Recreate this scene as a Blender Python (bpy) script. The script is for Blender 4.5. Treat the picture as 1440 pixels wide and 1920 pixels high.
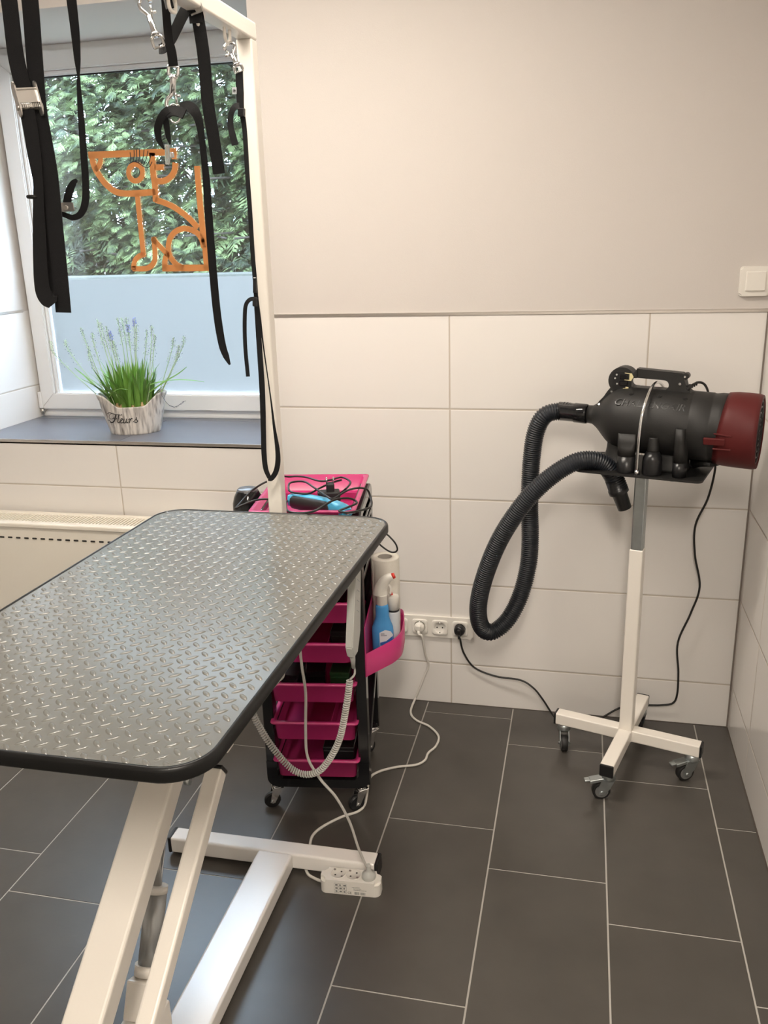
import bpy, bmesh, math, random
from mathutils import Vector, Matrix, Euler
PI = math.pi
for o in list(bpy.data.objects):
    bpy.data.objects.remove(o)
S = bpy.context.scene
COL = S.collection
V = Vector

# ------------------------------------------------------------------ camera
cd = bpy.data.cameras.new('camera')
cam = bpy.data.objects.new('camera', cd)
COL.objects.link(cam)
S.camera = cam
cd.sensor_fit = 'VERTICAL'
cd.sensor_height = 36.0
cd.lens = 1623.12 / 1920 * 36.0
cd.clip_start = 0.02
yaw, pitch, roll = 0.2291, 0.2983, -0.0292
F_ = V((-math.sin(yaw) * math.cos(pitch), math.cos(yaw) * math.cos(pitch), -math.sin(pitch)))
R0 = V((math.cos(yaw), math.sin(yaw), 0))
U0 = R0.cross(F_)
R_ = R0 * math.cos(roll) + U0 * math.sin(roll)
U_ = -R0 * math.sin(roll) + U0 * math.cos(roll)
cam.matrix_world = Matrix(((R_.x, U_.x, -F_.x, 0.4114), (R_.y, U_.y, -F_.y, -2.7414), (R_.z, U_.z, -F_.z, 1.5727), (0, 0, 0, 1)))

# ------------------------------------------------------------------ view, world
S.view_settings.view_transform = 'Standard'
S.view_settings.look = 'None'
S.view_settings.gamma = 1.0
S.view_settings.use_curve_mapping = False
S.view_settings.exposure = 0.0
world = bpy.data.worlds.new('overcast_sky')
S.world = world
world.use_nodes = True
bg = world.node_tree.nodes['Background']
bg.inputs['Color'].default_value = (0.72, 0.88, 1.12, 1)
bg.inputs['Strength'].default_value = 26.0
LAMP_A, LAMP_B = 43.0, 70.0          # strength of the two ceiling light panels
WARM = (1.0, 0.905, 0.79)

# ------------------------------------------------------------------ materials
def lin(c):
    return c / 12.92 if c <= 0.04045 else ((c + 0.055) / 1.055) ** 2.4
def hexc(h):
    h = h.lstrip('#')
    return tuple(lin(int(h[i:i + 2], 16) / 255) for i in (0, 2, 4))
def mat(name, col, rough=0.5, metal=0.0, noise=0.0, nscale=40.0, bump=0.0, bscale=200.0, spec=0.5, coat=0.0):
    m = bpy.data.materials.new(name)
    m.use_nodes = True
    nt = m.node_tree
    b = nt.nodes['Principled BSDF']
    if isinstance(col, str):
        col = hexc(col)
    b.inputs['Base Color'].default_value = (*col, 1)
    b.inputs['Roughness'].default_value = rough
    b.inputs['Metallic'].default_value = metal
    b.inputs['Specular IOR Level'].default_value = spec
    if coat:
        b.inputs['Coat Weight'].default_value = coat
        b.inputs['Coat Roughness'].default_value = 0.08
    tc = None
    if noise or bump:
        tc = nt.nodes.new('ShaderNodeTexCoord')
    if noise:
        n = nt.nodes.new('ShaderNodeTexNoise')
        n.inputs['Scale'].default_value = nscale
        n.inputs['Detail'].default_value = 5
        nt.links.new(tc.outputs['Object'], n.inputs['Vector'])
        mx = nt.nodes.new('ShaderNodeMix')
        mx.data_type = 'RGBA'
        mx.inputs[6].default_value = (*[max(0, c * (1 - noise)) for c in col], 1)
        mx.inputs[7].default_value = (*[min(1, c * (1 + noise)) for c in col], 1)
        nt.links.new(n.outputs['Fac'], mx.inputs[0])
        nt.links.new(mx.outputs[2], b.inputs['Base Color'])
    if bump:
        n2 = nt.nodes.new('ShaderNodeTexNoise')
        n2.inputs['Scale'].default_value = bscale
        n2.inputs['Detail'].default_value = 3
        nt.links.new(tc.outputs['Object'], n2.inputs['Vector'])
        bp = nt.nodes.new('ShaderNodeBump')
        bp.inputs['Strength'].default_value = bump
        bp.inputs['Distance'].default_value = 0.002
        nt.links.new(n2.outputs['Fac'], bp.inputs['Height'])
        nt.links.new(bp.outputs['Normal'], b.inputs['Normal'])
    return m

M = {}
M['paint'] = mat('wall_paint', (0.62, 0.58, 0.545), 0.85, bump=0.15, bscale=350, spec=0.2)
M['ceiling'] = mat('ceiling_paint', (0.80, 0.78, 0.75), 0.9)
M['rear_wall'] = mat('white_wall_paint', (0.78, 0.76, 0.73), 0.9)
M['white_metal'] = mat('white_powder_coat', (0.86, 0.815, 0.745), 0.28, bump=0.05, bscale=600)
M['white_gloss'] = mat('white_gloss_coat', (0.86, 0.83, 0.79), 0.18)
M['pvc'] = mat('white_window_plastic', (0.80, 0.80, 0.80), 0.3)
M['white_plastic'] = mat('white_plastic', (0.80, 0.77, 0.71), 0.3)
M['grey_plastic'] = mat('light_grey_plastic', (0.50, 0.50, 0.47), 0.4)
M['cord_grey'] = mat('light_grey_cord', (0.55, 0.53, 0.49), 0.45)
M['cord_white'] = mat('white_cord', (0.72, 0.69, 0.63), 0.45)
M['cord_black'] = mat('black_cord', (0.012, 0.011, 0.010), 0.5)
M['black'] = mat('black_plastic', (0.012, 0.012, 0.013), 0.3)
M['black_matte'] = mat('black_rough_plastic', (0.0125, 0.012, 0.0115), 0.5, bump=0.2, bscale=900)
M['black_gloss'] = mat('black_gloss_plastic', (0.010, 0.010, 0.011), 0.12)
M['rubber'] = mat('black_rubber', (0.006, 0.006, 0.006), 0.40, spec=0.35)
M['web'] = mat('black_webbing', (0.008, 0.008, 0.009), 0.75, bump=0.5, bscale=1500, spec=0.25)
M['pink'] = mat('pink_plastic', (0.51, 0.036, 0.165), 0.25)
M['hose'] = mat('dark_hose_plastic', (0.012, 0.015, 0.020), 0.36)
M['red'] = mat('dark_red_plastic', (0.095, 0.012, 0.012), 0.5, spec=0.3)
M['chrome'] = mat('chrome', (0.80, 0.80, 0.80), 0.15, 1.0)
M['zinc'] = mat('galvanised_steel', (0.52, 0.56, 0.57), 0.36, 1.0, noise=0.12, nscale=60)
M['steel'] = mat('brushed_steel', (0.55, 0.53, 0.50), 0.3, 1.0)
M['trim'] = mat('satin_aluminium_trim', (0.62, 0.58, 0.54), 0.28, 1.0)
M['brown_joint'] = mat('grey_silicone_joint', (0.20, 0.165, 0.14), 0.6)
M['dark_joint'] = mat('dark_silicone_joint', (0.075, 0.06, 0.05), 0.6)
M['grout'] = mat('floor_grout', (0.44, 0.415, 0.38), 0.9)
M['hub_grey'] = mat('grey_wheel_hub', (0.17, 0.17, 0.165), 0.45)
M['floor_tile'] = mat('anthracite_floor_tile', (0.072, 0.065, 0.057), 0.33, noise=0.22, nscale=9, bump=0.06, bscale=80)
M['sill_tile'] = mat('anthracite_sill_tile', (0.14, 0.15, 0.178), 0.28, noise=0.1, nscale=12)
M['cylinder'] = mat('silver_cylinder', (0.42, 0.43, 0.43), 0.35, 0.6)
M['galv_dark'] = mat('dark_recess_shade', (0.02, 0.018, 0.016), 0.8)  # on the radiator this colour stands in for shade in the dents
M['orange'] = mat('orange_vinyl_film', (0.62, 0.235, 0.065), 0.5)
M['paper'] = mat('white_tissue_paper', (0.80, 0.76, 0.68), 0.95, bump=0.4, bscale=250)
M['card'] = mat('grey_cardboard', (0.30, 0.27, 0.24), 0.9)
M['blue_liquid'] = mat('blue_bottle', (0.06, 0.27, 0.58), 0.12)
M['blue_dark'] = mat('blue_bottle_neck', (0.03, 0.19, 0.50), 0.15)
M['label'] = mat('label_white', (0.62, 0.65, 0.68), 0.45)
M['label_blue'] = mat('label_blue', (0.03, 0.12, 0.42), 0.45)
M['label_grey'] = mat('label_grey', (0.28, 0.30, 0.33), 0.5)
M['red_plastic'] = mat('red_plastic', (0.62, 0.035, 0.02), 0.3)
M['clipper_blue'] = mat('clipper_blue', (0.055, 0.36, 0.58), 0.3)
M['green'] = mat('dark_green_plastic', (0.015, 0.055, 0.018), 0.4)
M['cream'] = mat('cream_sticker', (0.68, 0.60, 0.33), 0.6)
M['radiator'] = mat('radiator_enamel', (0.86, 0.81, 0.71), 0.3)
M['ink'] = mat('black_ink', (0.02, 0.02, 0.02), 0.7)
M['grey_ink'] = mat('grey_ink', (0.22, 0.22, 0.21), 0.7)
M['soil'] = mat('brown_bark_soil', (0.10, 0.045, 0.02), 0.95, noise=0.7, nscale=90, bump=0.9, bscale=120)
M['bulb'] = mat('pale_bulb_skin', (0.48, 0.33, 0.17), 0.7)
M['leaf'] = mat('green_leaf', (0.15, 0.31, 0.055), 0.4, noise=0.35, nscale=30)
M['stem'] = mat('pale_green_stem', (0.38, 0.50, 0.26), 0.5)
M['bud'] = mat('pale_seed_bud', (0.50, 0.58, 0.42), 0.6)
M['dark_bud'] = mat('dark_seed_bud', (0.10, 0.11, 0.15), 0.6)
M['lilac'] = mat('lilac_flower', (0.28, 0.32, 0.60), 0.6)
M['hair_black'] = mat('black_vinyl_film', (0.02, 0.02, 0.022), 0.5)
M['clear'] = mat('clear_plastic', (0.75, 0.76, 0.75), 0.1)
M['clear'].node_tree.nodes['Principled BSDF'].inputs['Transmission Weight'].default_value = 0.75
M['bark'] = mat('dark_bark', (0.035, 0.028, 0.022), 0.9)
M['paving'] = mat('garden_ground', (0.085, 0.09, 0.065), 0.9, noise=0.15, nscale=6)
M['garden_wall'] = mat('mossy_concrete', (0.040, 0.042, 0.036), 0.9, noise=0.35, nscale=5)
M['earth'] = mat('garden_ground', (0.10, 0.11, 0.07), 0.95, noise=0.3, nscale=8)

def emis(name, col, st):
    m = bpy.data.materials.new(name)
    m.use_nodes = True
    nt = m.node_tree
    nt.nodes.clear()
    e = nt.nodes.new('ShaderNodeEmission')
    e.inputs['Color'].default_value = (*col, 1)
    e.inputs['Strength'].default_value = st
    o = nt.nodes.new('ShaderNodeOutputMaterial')
    nt.links.new(e.outputs[0], o.inputs[0])
    return m
M['lamp'] = emis('lamp_diffuser', WARM, LAMP_A)
M['lamp_b'] = emis('rear_lamp_diffuser', WARM, LAMP_B)

def glass_mat():
    m = bpy.data.materials.new('window_glass')
    m.use_nodes = True
    nt = m.node_tree
    nt.nodes.clear()
    t = nt.nodes.new('ShaderNodeBsdfTransparent')
    t.inputs['Color'].default_value = (0.93, 0.96, 0.95, 1)
    g = nt.nodes.new('ShaderNodeBsdfGlossy')
    g.inputs['Roughness'].default_value = 0.02
    lw = nt.nodes.new('ShaderNodeLayerWeight')
    lw.inputs['Blend'].default_value = 0.5
    pw = nt.nodes.new('ShaderNodeMath')
    pw.operation = 'POWER'
    pw.inputs[1].default_value = 5.0
    nt.links.new(lw.outputs['Facing'], pw.inputs[0])
    fr = nt.nodes.new('ShaderNodeMath')
    fr.operation = 'MULTIPLY_ADD'
    fr.inputs[1].default_value = 0.85
    fr.inputs[2].default_value = 0.12
    nt.links.new(pw.outputs[0], fr.inputs[0])
    mx = nt.nodes.new('ShaderNodeMixShader')
    o = nt.nodes.new('ShaderNodeOutputMaterial')
    nt.links.new(fr.outputs[0], mx.inputs[0])
    nt.links.new(t.outputs[0], mx.inputs[1])
    nt.links.new(g.outputs[0], mx.inputs[2])
    nt.links.new(mx.outputs[0], o.inputs[0])
    return m
M['glass'] = glass_mat()

def film_mat():
    m = bpy.data.materials.new('frosted_film')
    m.use_nodes = True
    nt = m.node_tree
    nt.nodes.clear()
    t = nt.nodes.new('ShaderNodeBsdfTranslucent')
    t.inputs['Color'].default_value = (0.185, 0.172, 0.163, 1)
    d = nt.nodes.new('ShaderNodeBsdfRefraction')      # the film also scatters the sky forwards, down into the room
    d.inputs['Color'].default_value = (0.80, 0.77, 0.77, 1)
    d.inputs['IOR'].default_value = 1.45
    d.inputs['Roughness'].default_value = 1.0
    mx = nt.nodes.new('ShaderNodeMixShader')
    mx.inputs[0].default_value = 0.22
    o = nt.nodes.new('ShaderNodeOutputMaterial')
    nt.links.new(t.outputs[0], mx.inputs[1])
    nt.links.new(d.outputs[0], mx.inputs[2])
    nt.links.new(mx.outputs[0], o.inputs[0])
    return m
M['film'] = film_mat()

def tile_mat():
    # white glazed wall tiles 60 x 30 cm: rows follow height, columns follow the length of the wall
    m = bpy.data.materials.new('white_wall_tile')
    m.use_nodes = True
    nt = m.node_tree
    L = nt.links.new
    b = nt.nodes['Principled BSDF']
    geo = nt.nodes.new('ShaderNodeNewGeometry')
    sp = nt.nodes.new('ShaderNodeSeparateXYZ')
    L(geo.outputs['Position'], sp.inputs[0])
    def mth(op, a, c=None):
        n = nt.nodes.new('ShaderNodeMath')
        n.operation = op
        for i, x in enumerate((a, c)):
            if x is None:
                continue
            if isinstance(x, (int, float)):
                n.inputs[i].default_value = x
            else:
                L(x, n.inputs[i])
        return n.outputs[0]
    def dist(v, off, per):
        f = mth('DIVIDE', mth('SUBTRACT', v, off), per)
        fr = mth('FRACT', f)
        return mth('MULTIPLY', mth('MINIMUM', fr, mth('SUBTRACT', 1.0, fr)), per)
    dz = dist(sp.outputs['Z'], 0.1558, 0.3025)
    dx = dist(mth('ADD', sp.outputs['X'], sp.outputs['Y']), 0.0, 0.6025)
    d = mth('MINIMUM', dz, dx)
    fac = nt.nodes.new('ShaderNodeMapRange')
    fac.inputs['From Min'].default_value = 0.0016
    fac.inputs['From Max'].default_value = 0.0026
    L(d, fac.inputs['Value'])
    mx = nt.nodes.new('ShaderNodeMix')
    mx.data_type = 'RGBA'
    mx.inputs[6].default_value = (0.52, 0.46, 0.39, 1)
    mx.inputs[7].default_value = (0.80, 0.77, 0.735, 1)
    L(fac.outputs[0], mx.inputs[0])
    L(mx.outputs[2], b.inputs['Base Color'])
    rg = nt.nodes.new('ShaderNodeMapRange')
    rg.inputs['To Min'].default_value = 0.7
    rg.inputs['To Max'].default_value = 0.16
    L(fac.outputs[0], rg.inputs['Value'])
    L(rg.outputs[0], b.inputs['Roughness'])
    hm = nt.nodes.new('ShaderNodeMapRange')
    hm.inputs['From Min'].default_value = 0.001
    hm.inputs['From Max'].default_value = 0.005
    hm.interpolation_type = 'SMOOTHSTEP'
    L(d, hm.inputs['Value'])
    bp = nt.nodes.new('ShaderNodeBump')
    bp.inputs['Strength'].default_value = 0.6
    bp.inputs['Distance'].default_value = 0.0015
    L(hm.outputs[0], bp.inputs['Height'])
    L(bp.outputs['Normal'], b.inputs['Normal'])
    return m
M['tile'] = tile_mat()

def wood_white_mat():
    m = mat('whitewashed_wood', (0.60, 0.57, 0.53), 0.75)
    nt = m.node_tree
    b = nt.nodes['Principled BSDF']
    tc = nt.nodes.new('ShaderNodeTexCoord')
    mp = nt.nodes.new('ShaderNodeMapping')
    mp.inputs['Scale'].default_value = (95, 60, 8)
    n = nt.nodes.new('ShaderNodeTexNoise')
    n.inputs['Scale'].default_value = 1.0
    n.inputs['Detail'].default_value = 4
    cr = nt.nodes.new('ShaderNodeValToRGB')
    cr.color_ramp.elements[0].position = 0.30
    cr.color_ramp.elements[0].color = (0.20, 0.18, 0.165, 1)
    cr.color_ramp.elements[1].position = 0.56
    cr.color_ramp.elements[1].color = (0.66, 0.62, 0.57, 1)
    nt.links.new(tc.outputs['Object'], mp.inputs[0])
    nt.links.new(mp.outputs[0], n.inputs['Vector'])
    nt.links.new(n.outputs['Fac'], cr.inputs[0])
    nt.links.new(cr.outputs[0], b.inputs['Base Color'])
    return m
M['pot'] = wood_white_mat()

def conifer_mat(name, c0, c1):
    m = bpy.data.materials.new(name)
    m.use_nodes = True
    nt = m.node_tree
    b = nt.nodes['Principled BSDF']
    b.inputs['Roughness'].default_value = 0.6
    tc = nt.nodes.new('ShaderNodeTexCoord')
    n = nt.nodes.new('ShaderNodeTexNoise')
    n.inputs['Scale'].default_value = 7.0
    n.inputs['Detail'].default_value = 6
    cr = nt.nodes.new('ShaderNodeValToRGB')
    cr.color_ramp.elements[0].position = 0.40
    cr.color_ramp.elements[0].color = (*c0, 1)
    cr.color_ramp.elements[1].position = 0.62
    cr.color_ramp.elements[1].color = (*c1, 1)
    nt.links.new(tc.outputs['Object'], n.inputs['Vector'])
    nt.links.new(n.outputs['Fac'], cr.inputs[0])
    nt.links.new(cr.outputs[0], b.inputs['Base Color'])
    return m
M['conifer'] = conifer_mat('conifer_needles', (0.022, 0.033, 0.020), (0.155, 0.205, 0.085))

# ------------------------------------------------------------------ mesh builder
WM = {}
def catmull(pts, n=8, closed=False):
    P = [V(p) for p in pts]
    out = []
    N = len(P)
    rng = N if closed else N - 1
    for i in range(rng):
        p1, p2 = P[i], P[(i + 1) % N]
        p0 = P[i - 1] if (i > 0 or closed) else p1 * 2 - p2
        p3 = P[(i + 2) % N] if (i + 2 < N or closed) else p2 * 2 - p1
        for k in range(n):
            t = k / n
            out.append(0.5 * ((2 * p1) + (p2 - p0) * t + (2 * p0 - 5 * p1 + 4 * p2 - p3) * t * t + (3 * p1 - p0 - 3 * p2 + p3) * t ** 3))
    if not closed:
        out.append(P[-1].copy())
    return out
def resample(P, step):
    # points at even distances along a polyline
    cum = [0.0]
    for a, b in zip(P, P[1:]):
        cum.append(cum[-1] + (b - a).length)
    n = max(2, int(round(cum[-1] / step)))
    out = []
    j = 0
    for i in range(n + 1):
        d = cum[-1] * i / n
        while j < len(P) - 2 and cum[j + 1] < d:
            j += 1
        L = cum[j + 1] - cum[j]
        out.append(P[j].lerp(P[j + 1], (d - cum[j]) / L if L > 1e-9 else 0))
    return out
def frames(P, hint=None):
    # parallel transport frames (tangent, normal, binormal)
    T = []
    for i in range(len(P)):
        a = P[max(0, i - 1)]
        b = P[min(len(P) - 1, i + 1)]
        t = b - a
        T.append(t.normalized() if t.length > 1e-9 else V((0, 0, 1)))
    n = hint.copy() if hint else (V((0, 0, 1)) if abs(T[0].z) < 0.9 else V((1, 0, 0)))
    out = []
    for t in T:
        n = n - t * n.dot(t)
        if n.length < 1e-6:
            n = t.orthogonal()
        n.normalize()
        out.append((t, n.copy(), t.cross(n)))
    return out

class MB:
    def __init__(self):
        self.bm = bmesh.new()
        self.mi = 0
    def _tag(self, faces):
        for f in faces:
            f.material_index = self.mi
    def box(self, c, s, rot=None, bev=0.0, seg=2):
        r = bmesh.ops.create_cube(self.bm, size=1.0)
        vs = r['verts']
        mt = Matrix.Translation(V(c)) @ (rot.to_matrix().to_4x4() if rot else Matrix()) @ Matrix.Diagonal((s[0], s[1], s[2], 1))
        bmesh.ops.transform(self.bm, matrix=mt, verts=vs)
        fs = list({f for v in vs for f in v.link_faces})
        self._tag(fs)
        if bev > 0:
            es = list({e for v in vs for e in v.link_edges})
            r2 = bmesh.ops.bevel(self.bm, geom=es, offset=bev, segments=seg, affect='EDGES', profile=0.5)
            self._tag(r2['faces'])
        return self
    def box2(self, a, b, bev=0.0, seg=2):
        a, b = V(a), V(b)
        return self.box((a + b) / 2, [abs(x) for x in (b - a)], None, bev, seg)
    def beam(self, p0, p1, w, h, up=(0, 0, 1), bev=0.0, seg=2):
        # square tube from p0 to p1: w across, h along up
        p0, p1 = V(p0), V(p1)
        y = (p1 - p0)
        L = y.length
        y.normalize()
        z = V(up)
        z = (z - y * z.dot(y)).normalized()
        x = y.cross(z)
        m = Matrix((x, y, z)).transposed().to_4x4()
        r = bmesh.ops.create_cube(self.bm, size=1.0)
        vs = r['verts']
        bmesh.ops.transform(self.bm, matrix=Matrix.Translation((p0 + p1) / 2) @ m @ Matrix.Diagonal((w, L, h, 1)), verts=vs)
        fs = list({f for v in vs for f in v.link_faces})
        self._tag(fs)
        if bev > 0:
            es = list({e for v in vs for e in v.link_edges})
            r2 = bmesh.ops.bevel(self.bm, geom=es, offset=bev, segments=seg, affect='EDGES', profile=0.5)
            self._tag(r2['faces'])
        return self
    def rings(self, rs, closed_ring=True, cap=True):
        bm = self.bm
        R = [[bm.verts.new(p) for p in r] for r in rs]
        n = len(R[0])
        for a, b in zip(R, R[1:]):
            for i in range(n if closed_ring else n - 1):
                j = (i + 1) % n
                f = bm.faces.new((a[i], a[j], b[j], b[i]))
                f.smooth = True
                f.material_index = self.mi
        if cap and closed_ring:
            for r, flip in ((R[0], True), (R[-1], False)):
                try:
                    f = bm.faces.new(list(reversed(r)) if flip else r)
                    f.material_index = self.mi
                except ValueError:
                    pass
        return self
    def tube(self, pts, r, seg=10, n=0, cap=True, closed=False):
        P = catmull(pts, n) if n else [V(p) for p in pts]
        fr = frames(P)
        rs = []
        for i, (p, (t, a, b)) in enumerate(zip(P, fr)):
            rr = r(i / (len(P) - 1)) if callable(r) else (r[i] if isinstance(r, (list, tuple)) else r)
            rs.append([p + (a * math.cos(2 * PI * k / seg) + b * math.sin(2 * PI * k / seg)) * rr for k in range(seg)])
        return self.rings(rs, True, cap)
    def cyl(self, p0, p1, r0, r1=None, seg=20, cap=True):
        return self.tube([p0, p1], [r0, r0 if r1 is None else r1], seg, cap=cap)
    def lathe(self, prof, origin=(0, 0, 0), axis='Z', seg=28, cap=True):
        # prof = [(radius, distance along the axis)]
        o = V(origin)
        ax = {'X': (V((1, 0, 0)), V((0, 1, 0)), V((0, 0, 1))), 'Y': (V((0, 1, 0)), V((0, 0, 1)), V((1, 0, 0))), 'Z': (V((0, 0, 1)), V((1, 0, 0)), V((0, 1, 0)))}[axis] if isinstance(axis, str) else axis
        rs = []
        for r, h in prof:
            r = max(r, 1e-5)
            rs.append([o + ax[0] * h + (ax[1] * math.cos(2 * PI * k / seg) + ax[2] * math.sin(2 * PI * k / seg)) * r for k in range(seg)])
        return self.rings(rs, True, cap)
    def prism(self, poly, a, b):
        # poly: outline as 3D points, extruded from offset a to offset b (vectors)
        a, b = V(a), V(b)
        bm = self.bm
        A = [bm.verts.new(V(p) + a) for p in poly]
        B = [bm.verts.new(V(p) + b) for p in poly]
        n = len(poly)
        fs = [bm.faces.new(list(reversed(A))), bm.faces.new(B)]
        for i in range(n):
            j = (i + 1) % n
            fs.append(bm.faces.new((A[i], A[j], B[j], B[i])))
        self._tag(fs)
        return self
    def ribbon(self, P, w, hint, th=0.0016):
        # webbing along P; w = width (number or list), hint = vector the flat side faces (or list of them)
        P = [V(p) for p in P]
        N = len(P)
        rs = []
        for i in range(N):
            a, b = P[max(0, i - 1)], P[min(N - 1, i + 1)]
            t = (b - a).normalized()
            h = V(hint[i]) if isinstance(hint, list) else V(hint)
            x = t.cross(h)
            if x.length < 1e-6:
                x = t.orthogonal()
            x.normalize()
            nn = x.cross(t).normalized()
            ww = w[i] if isinstance(w, (list, tuple)) else w
            x = x * ww / 2
            nn = nn * th / 2
            rs.append([P[i] - x - nn, P[i] + x - nn, P[i] + x + nn, P[i] - x + nn])
        bm = self.bm
        R = [[bm.verts.new(p) for p in r] for r in rs]
        fs = []
        for a, b in zip(R, R[1:]):
            for i in range(4):
                j = (i + 1) % 4
                fs.append(bm.faces.new((a[i], a[j], b[j], b[i])))
        fs.append(bm.faces.new(list(reversed(R[0]))))
        fs.append(bm.faces.new(R[-1]))
        self._tag(fs)
        return self
    def sphere(self, c, r, u=10, v=7, scale=(1, 1, 1)):
        r_ = bmesh.ops.create_uvsphere(self.bm, u_segments=u, v_segments=v, radius=r)
        vs = r_['verts']
        bmesh.ops.transform(self.bm, matrix=Matrix.Translation(V(c)) @ Matrix.Diagonal((*scale, 1)), verts=vs)
        fs = list({f for x in vs for f in x.link_faces})
        for f in fs:
            f.smooth = True
        self._tag(fs)
        return self
    def torus(self, c, R, r, ax='Z', seg=24, s2=8, a0=0.0, a1=2 * PI):
        e = {'X': (V((0, 1, 0)), V((0, 0, 1))), 'Y': (V((1, 0, 0)), V((0, 0, 1))), 'Z': (V((1, 0, 0)), V((0, 1, 0)))}[ax]
        P = [V(c) + (e[0] * math.cos(a0 + (a1 - a0) * i / seg) + e[1] * math.sin(a0 + (a1 - a0) * i / seg)) * R for i in range(seg + 1)]
        return self.tube(P, r, s2)
    def build(self, name, m, parent=None, local=False, smooth=False, sub=0, solid=0.0):
        me = bpy.data.meshes.new(name)
        bm = self.bm
        bmesh.ops.recalc_face_normals(bm, faces=bm.faces)
        if parent is not None and not local:
            bmesh.ops.transform(bm, matrix=WM[parent.name].inverted(), verts=bm.verts)
        if smooth:
            for f in bm.faces:
                f.smooth = True
        bm.to_mesh(me)
        bm.free()
        for x in (m if isinstance(m, (list, tuple)) else [m]):
            me.materials.append(M[x] if isinstance(x, str) else x)
        o = bpy.data.objects.new(name, me)
        COL.objects.link(o)
        if parent is not None:
            o.parent = parent
            WM[o.name] = WM[parent.name].copy()
        else:
            WM[o.name] = Matrix()
        if sub:
            s = o.modifiers.new('sub', 'SUBSURF')
            s.levels = s.render_levels = sub
        if solid:
            s = o.modifiers.new('sol', 'SOLIDIFY')
            s.thickness = solid
            s.offset = 0
        return o

def thing(name, label, cat, loc=(0, 0, 0), rot=(0, 0, 0), group=None):
    o = bpy.data.objects.new(name, None)
    o.empty_display_size = 0.05
    COL.objects.link(o)
    o.location = loc
    o.rotation_euler = rot
    WM[o.name] = Matrix.Translation(V(loc)) @ Euler(rot).to_matrix().to_4x4()
    o['label'] = label
    o['category'] = cat
    if group:
        o['group'] = group
    return o
def tag(o, label, cat, group=None):
    o['label'] = label
    o['category'] = cat
    if group:
        o['group'] = group
    return o
def struct(o):
    o['kind'] = 'structure'
    return o
def rrect(x0, x1, y0, y1, r, n=8):
    out = []
    for cx, cy, a in ((x1 - r, y1 - r, 0), (x0 + r, y1 - r, PI / 2), (x0 + r, y0 + r, PI), (x1 - r, y0 + r, 1.5 * PI)):
        for i in range(n + 1):
            t = a + PI / 2 * i / n
            out.append((cx + r * math.cos(t), cy + r * math.sin(t)))
    return out

# ================================================================== THE SETTING
XR = 0.9317            # right wall
XL, XW0, XW1 = -2.75, -1.786, -0.604   # left wall, window recess left and right
YF = -4.7              # wall behind the camera
ZC = 2.62
ZT = 1.362             # top of the tiling
ZS, ZH = 0.926, 2.31   # window recess bottom and top
YW = 0.52              # outer face of the back wall

b = MB()
# grout bed, then every tile of the running-bond floor
b.mi = 0
b.box2((XL, YF, -0.06), (XR, 0.0, -0.0012))
b.mi = 1
OFF = {-4: .4025, -3: .547, -2: .394, -1: .236, 0: .0738, 1: .2326, 2: .3734, 3: .5553}
for i in range(-9, 4):
    x0 = -0.0828 + i * 0.3025
    x1 = x0 + 0.3025
    off = OFF.get(i, (0.0738 + 0.159 * i) % 0.6025)
    for k in range(-1, 9):
        y1 = -off - k * 0.6025
        y0 = y1 - 0.6025
        a0, a1 = max(x0 + 0.0021, XL), min(x1 - 0.0021, XR - 0.003)
        c0, c1 = max(y0 + 0.0021, YF), min(y1 - 0.0021, -0.004)
        if a1 - a0 < 0.01 or c1 - c0 < 0.01:
            continue
        b.box2((a0, c0, -0.02), (a1, c1, 0.0))
struct(b.build('floor', ['grout', 'floor_tile']))

b = MB()
b.mi = 0   # tiles
b.box2((XL - .1, 0, -.06), (XR + .3, YW, ZS))
b.box2((XL - .1, 0, ZS), (XW0, YW, ZT))
b.box2((XW1, 0, ZS), (XR + .3, YW, ZT))
b.mi = 1   # paint
b.box2((XL - .1, 0.0015, ZT), (XW0 - .0015, YW, ZC + .1))
b.box2((XW1 + .0015, 0.0015, ZT), (XR + .3, YW, ZC + .1))
b.box2((XW0 - .0015, 0.0015, ZH), (XW1 + .0015, YW, ZC + .1))
struct(b.build('wall_back', ['tile', 'paint']))

b = MB()
b.box2((XR, YF, -.06), (XR + .15, 0, ZT))
b.mi = 1
b.box2((XR + .0015, YF, ZT), (XR + .15, 0, ZC + .1))
struct(b.build('wall_right', ['tile', 'paint']))
b = MB()
b.box2((XL - .1, YF, -.06), (XL, 0, ZT))
b.mi = 1
b.box2((XL - .1, YF, ZT), (XL - .001, 0, ZC + .1))
struct(b.build('wall_left', ['tile', 'paint']))
b = MB()
b.box2((XL - .1, YF - .1, -.06), (XR + .15, YF, ZC + .1))
struct(b.build('wall_front', 'rear_wall'))
b = MB()
b.box2((XL - .1, YF - .1, ZC), (XR + .15, YW, ZC + .1))
struct(b.build('ceiling', 'ceiling'))

# metal edge profile on top of the tiles, silicone joints in the corner
b = MB()
b.box2((XW1 - .002, -.003, 1.3585), (XR, .004, 1.3685), .0012, 1)
b.box2((XL, -.003, 1.3585), (XW0 + .002, .004, 1.3685), .0012, 1)
b.box2((XW0 - .004, -.003, 1.3585), (XW0 + .003, .41, 1.3685), .0012, 1)
b.box2((XR - .003, YF, 1.3585), (XR + .004, 0, 1.3685), .0012, 1)
struct(b.build('trim_1', 'trim'))
b = MB()
b.box2((XR - .0045, -.0045, 0.0), (XR, 0.0, 1.3585))
struct(b.build('trim_2', 'brown_joint'))
b = MB()
b.box2((XL, -.004, -.001), (XR, 0, .0012))
b.box2((XR - .004, YF, -.001), (XR, 0, .0012))
struct(b.build('trim_3', 'dark_joint'))

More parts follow.
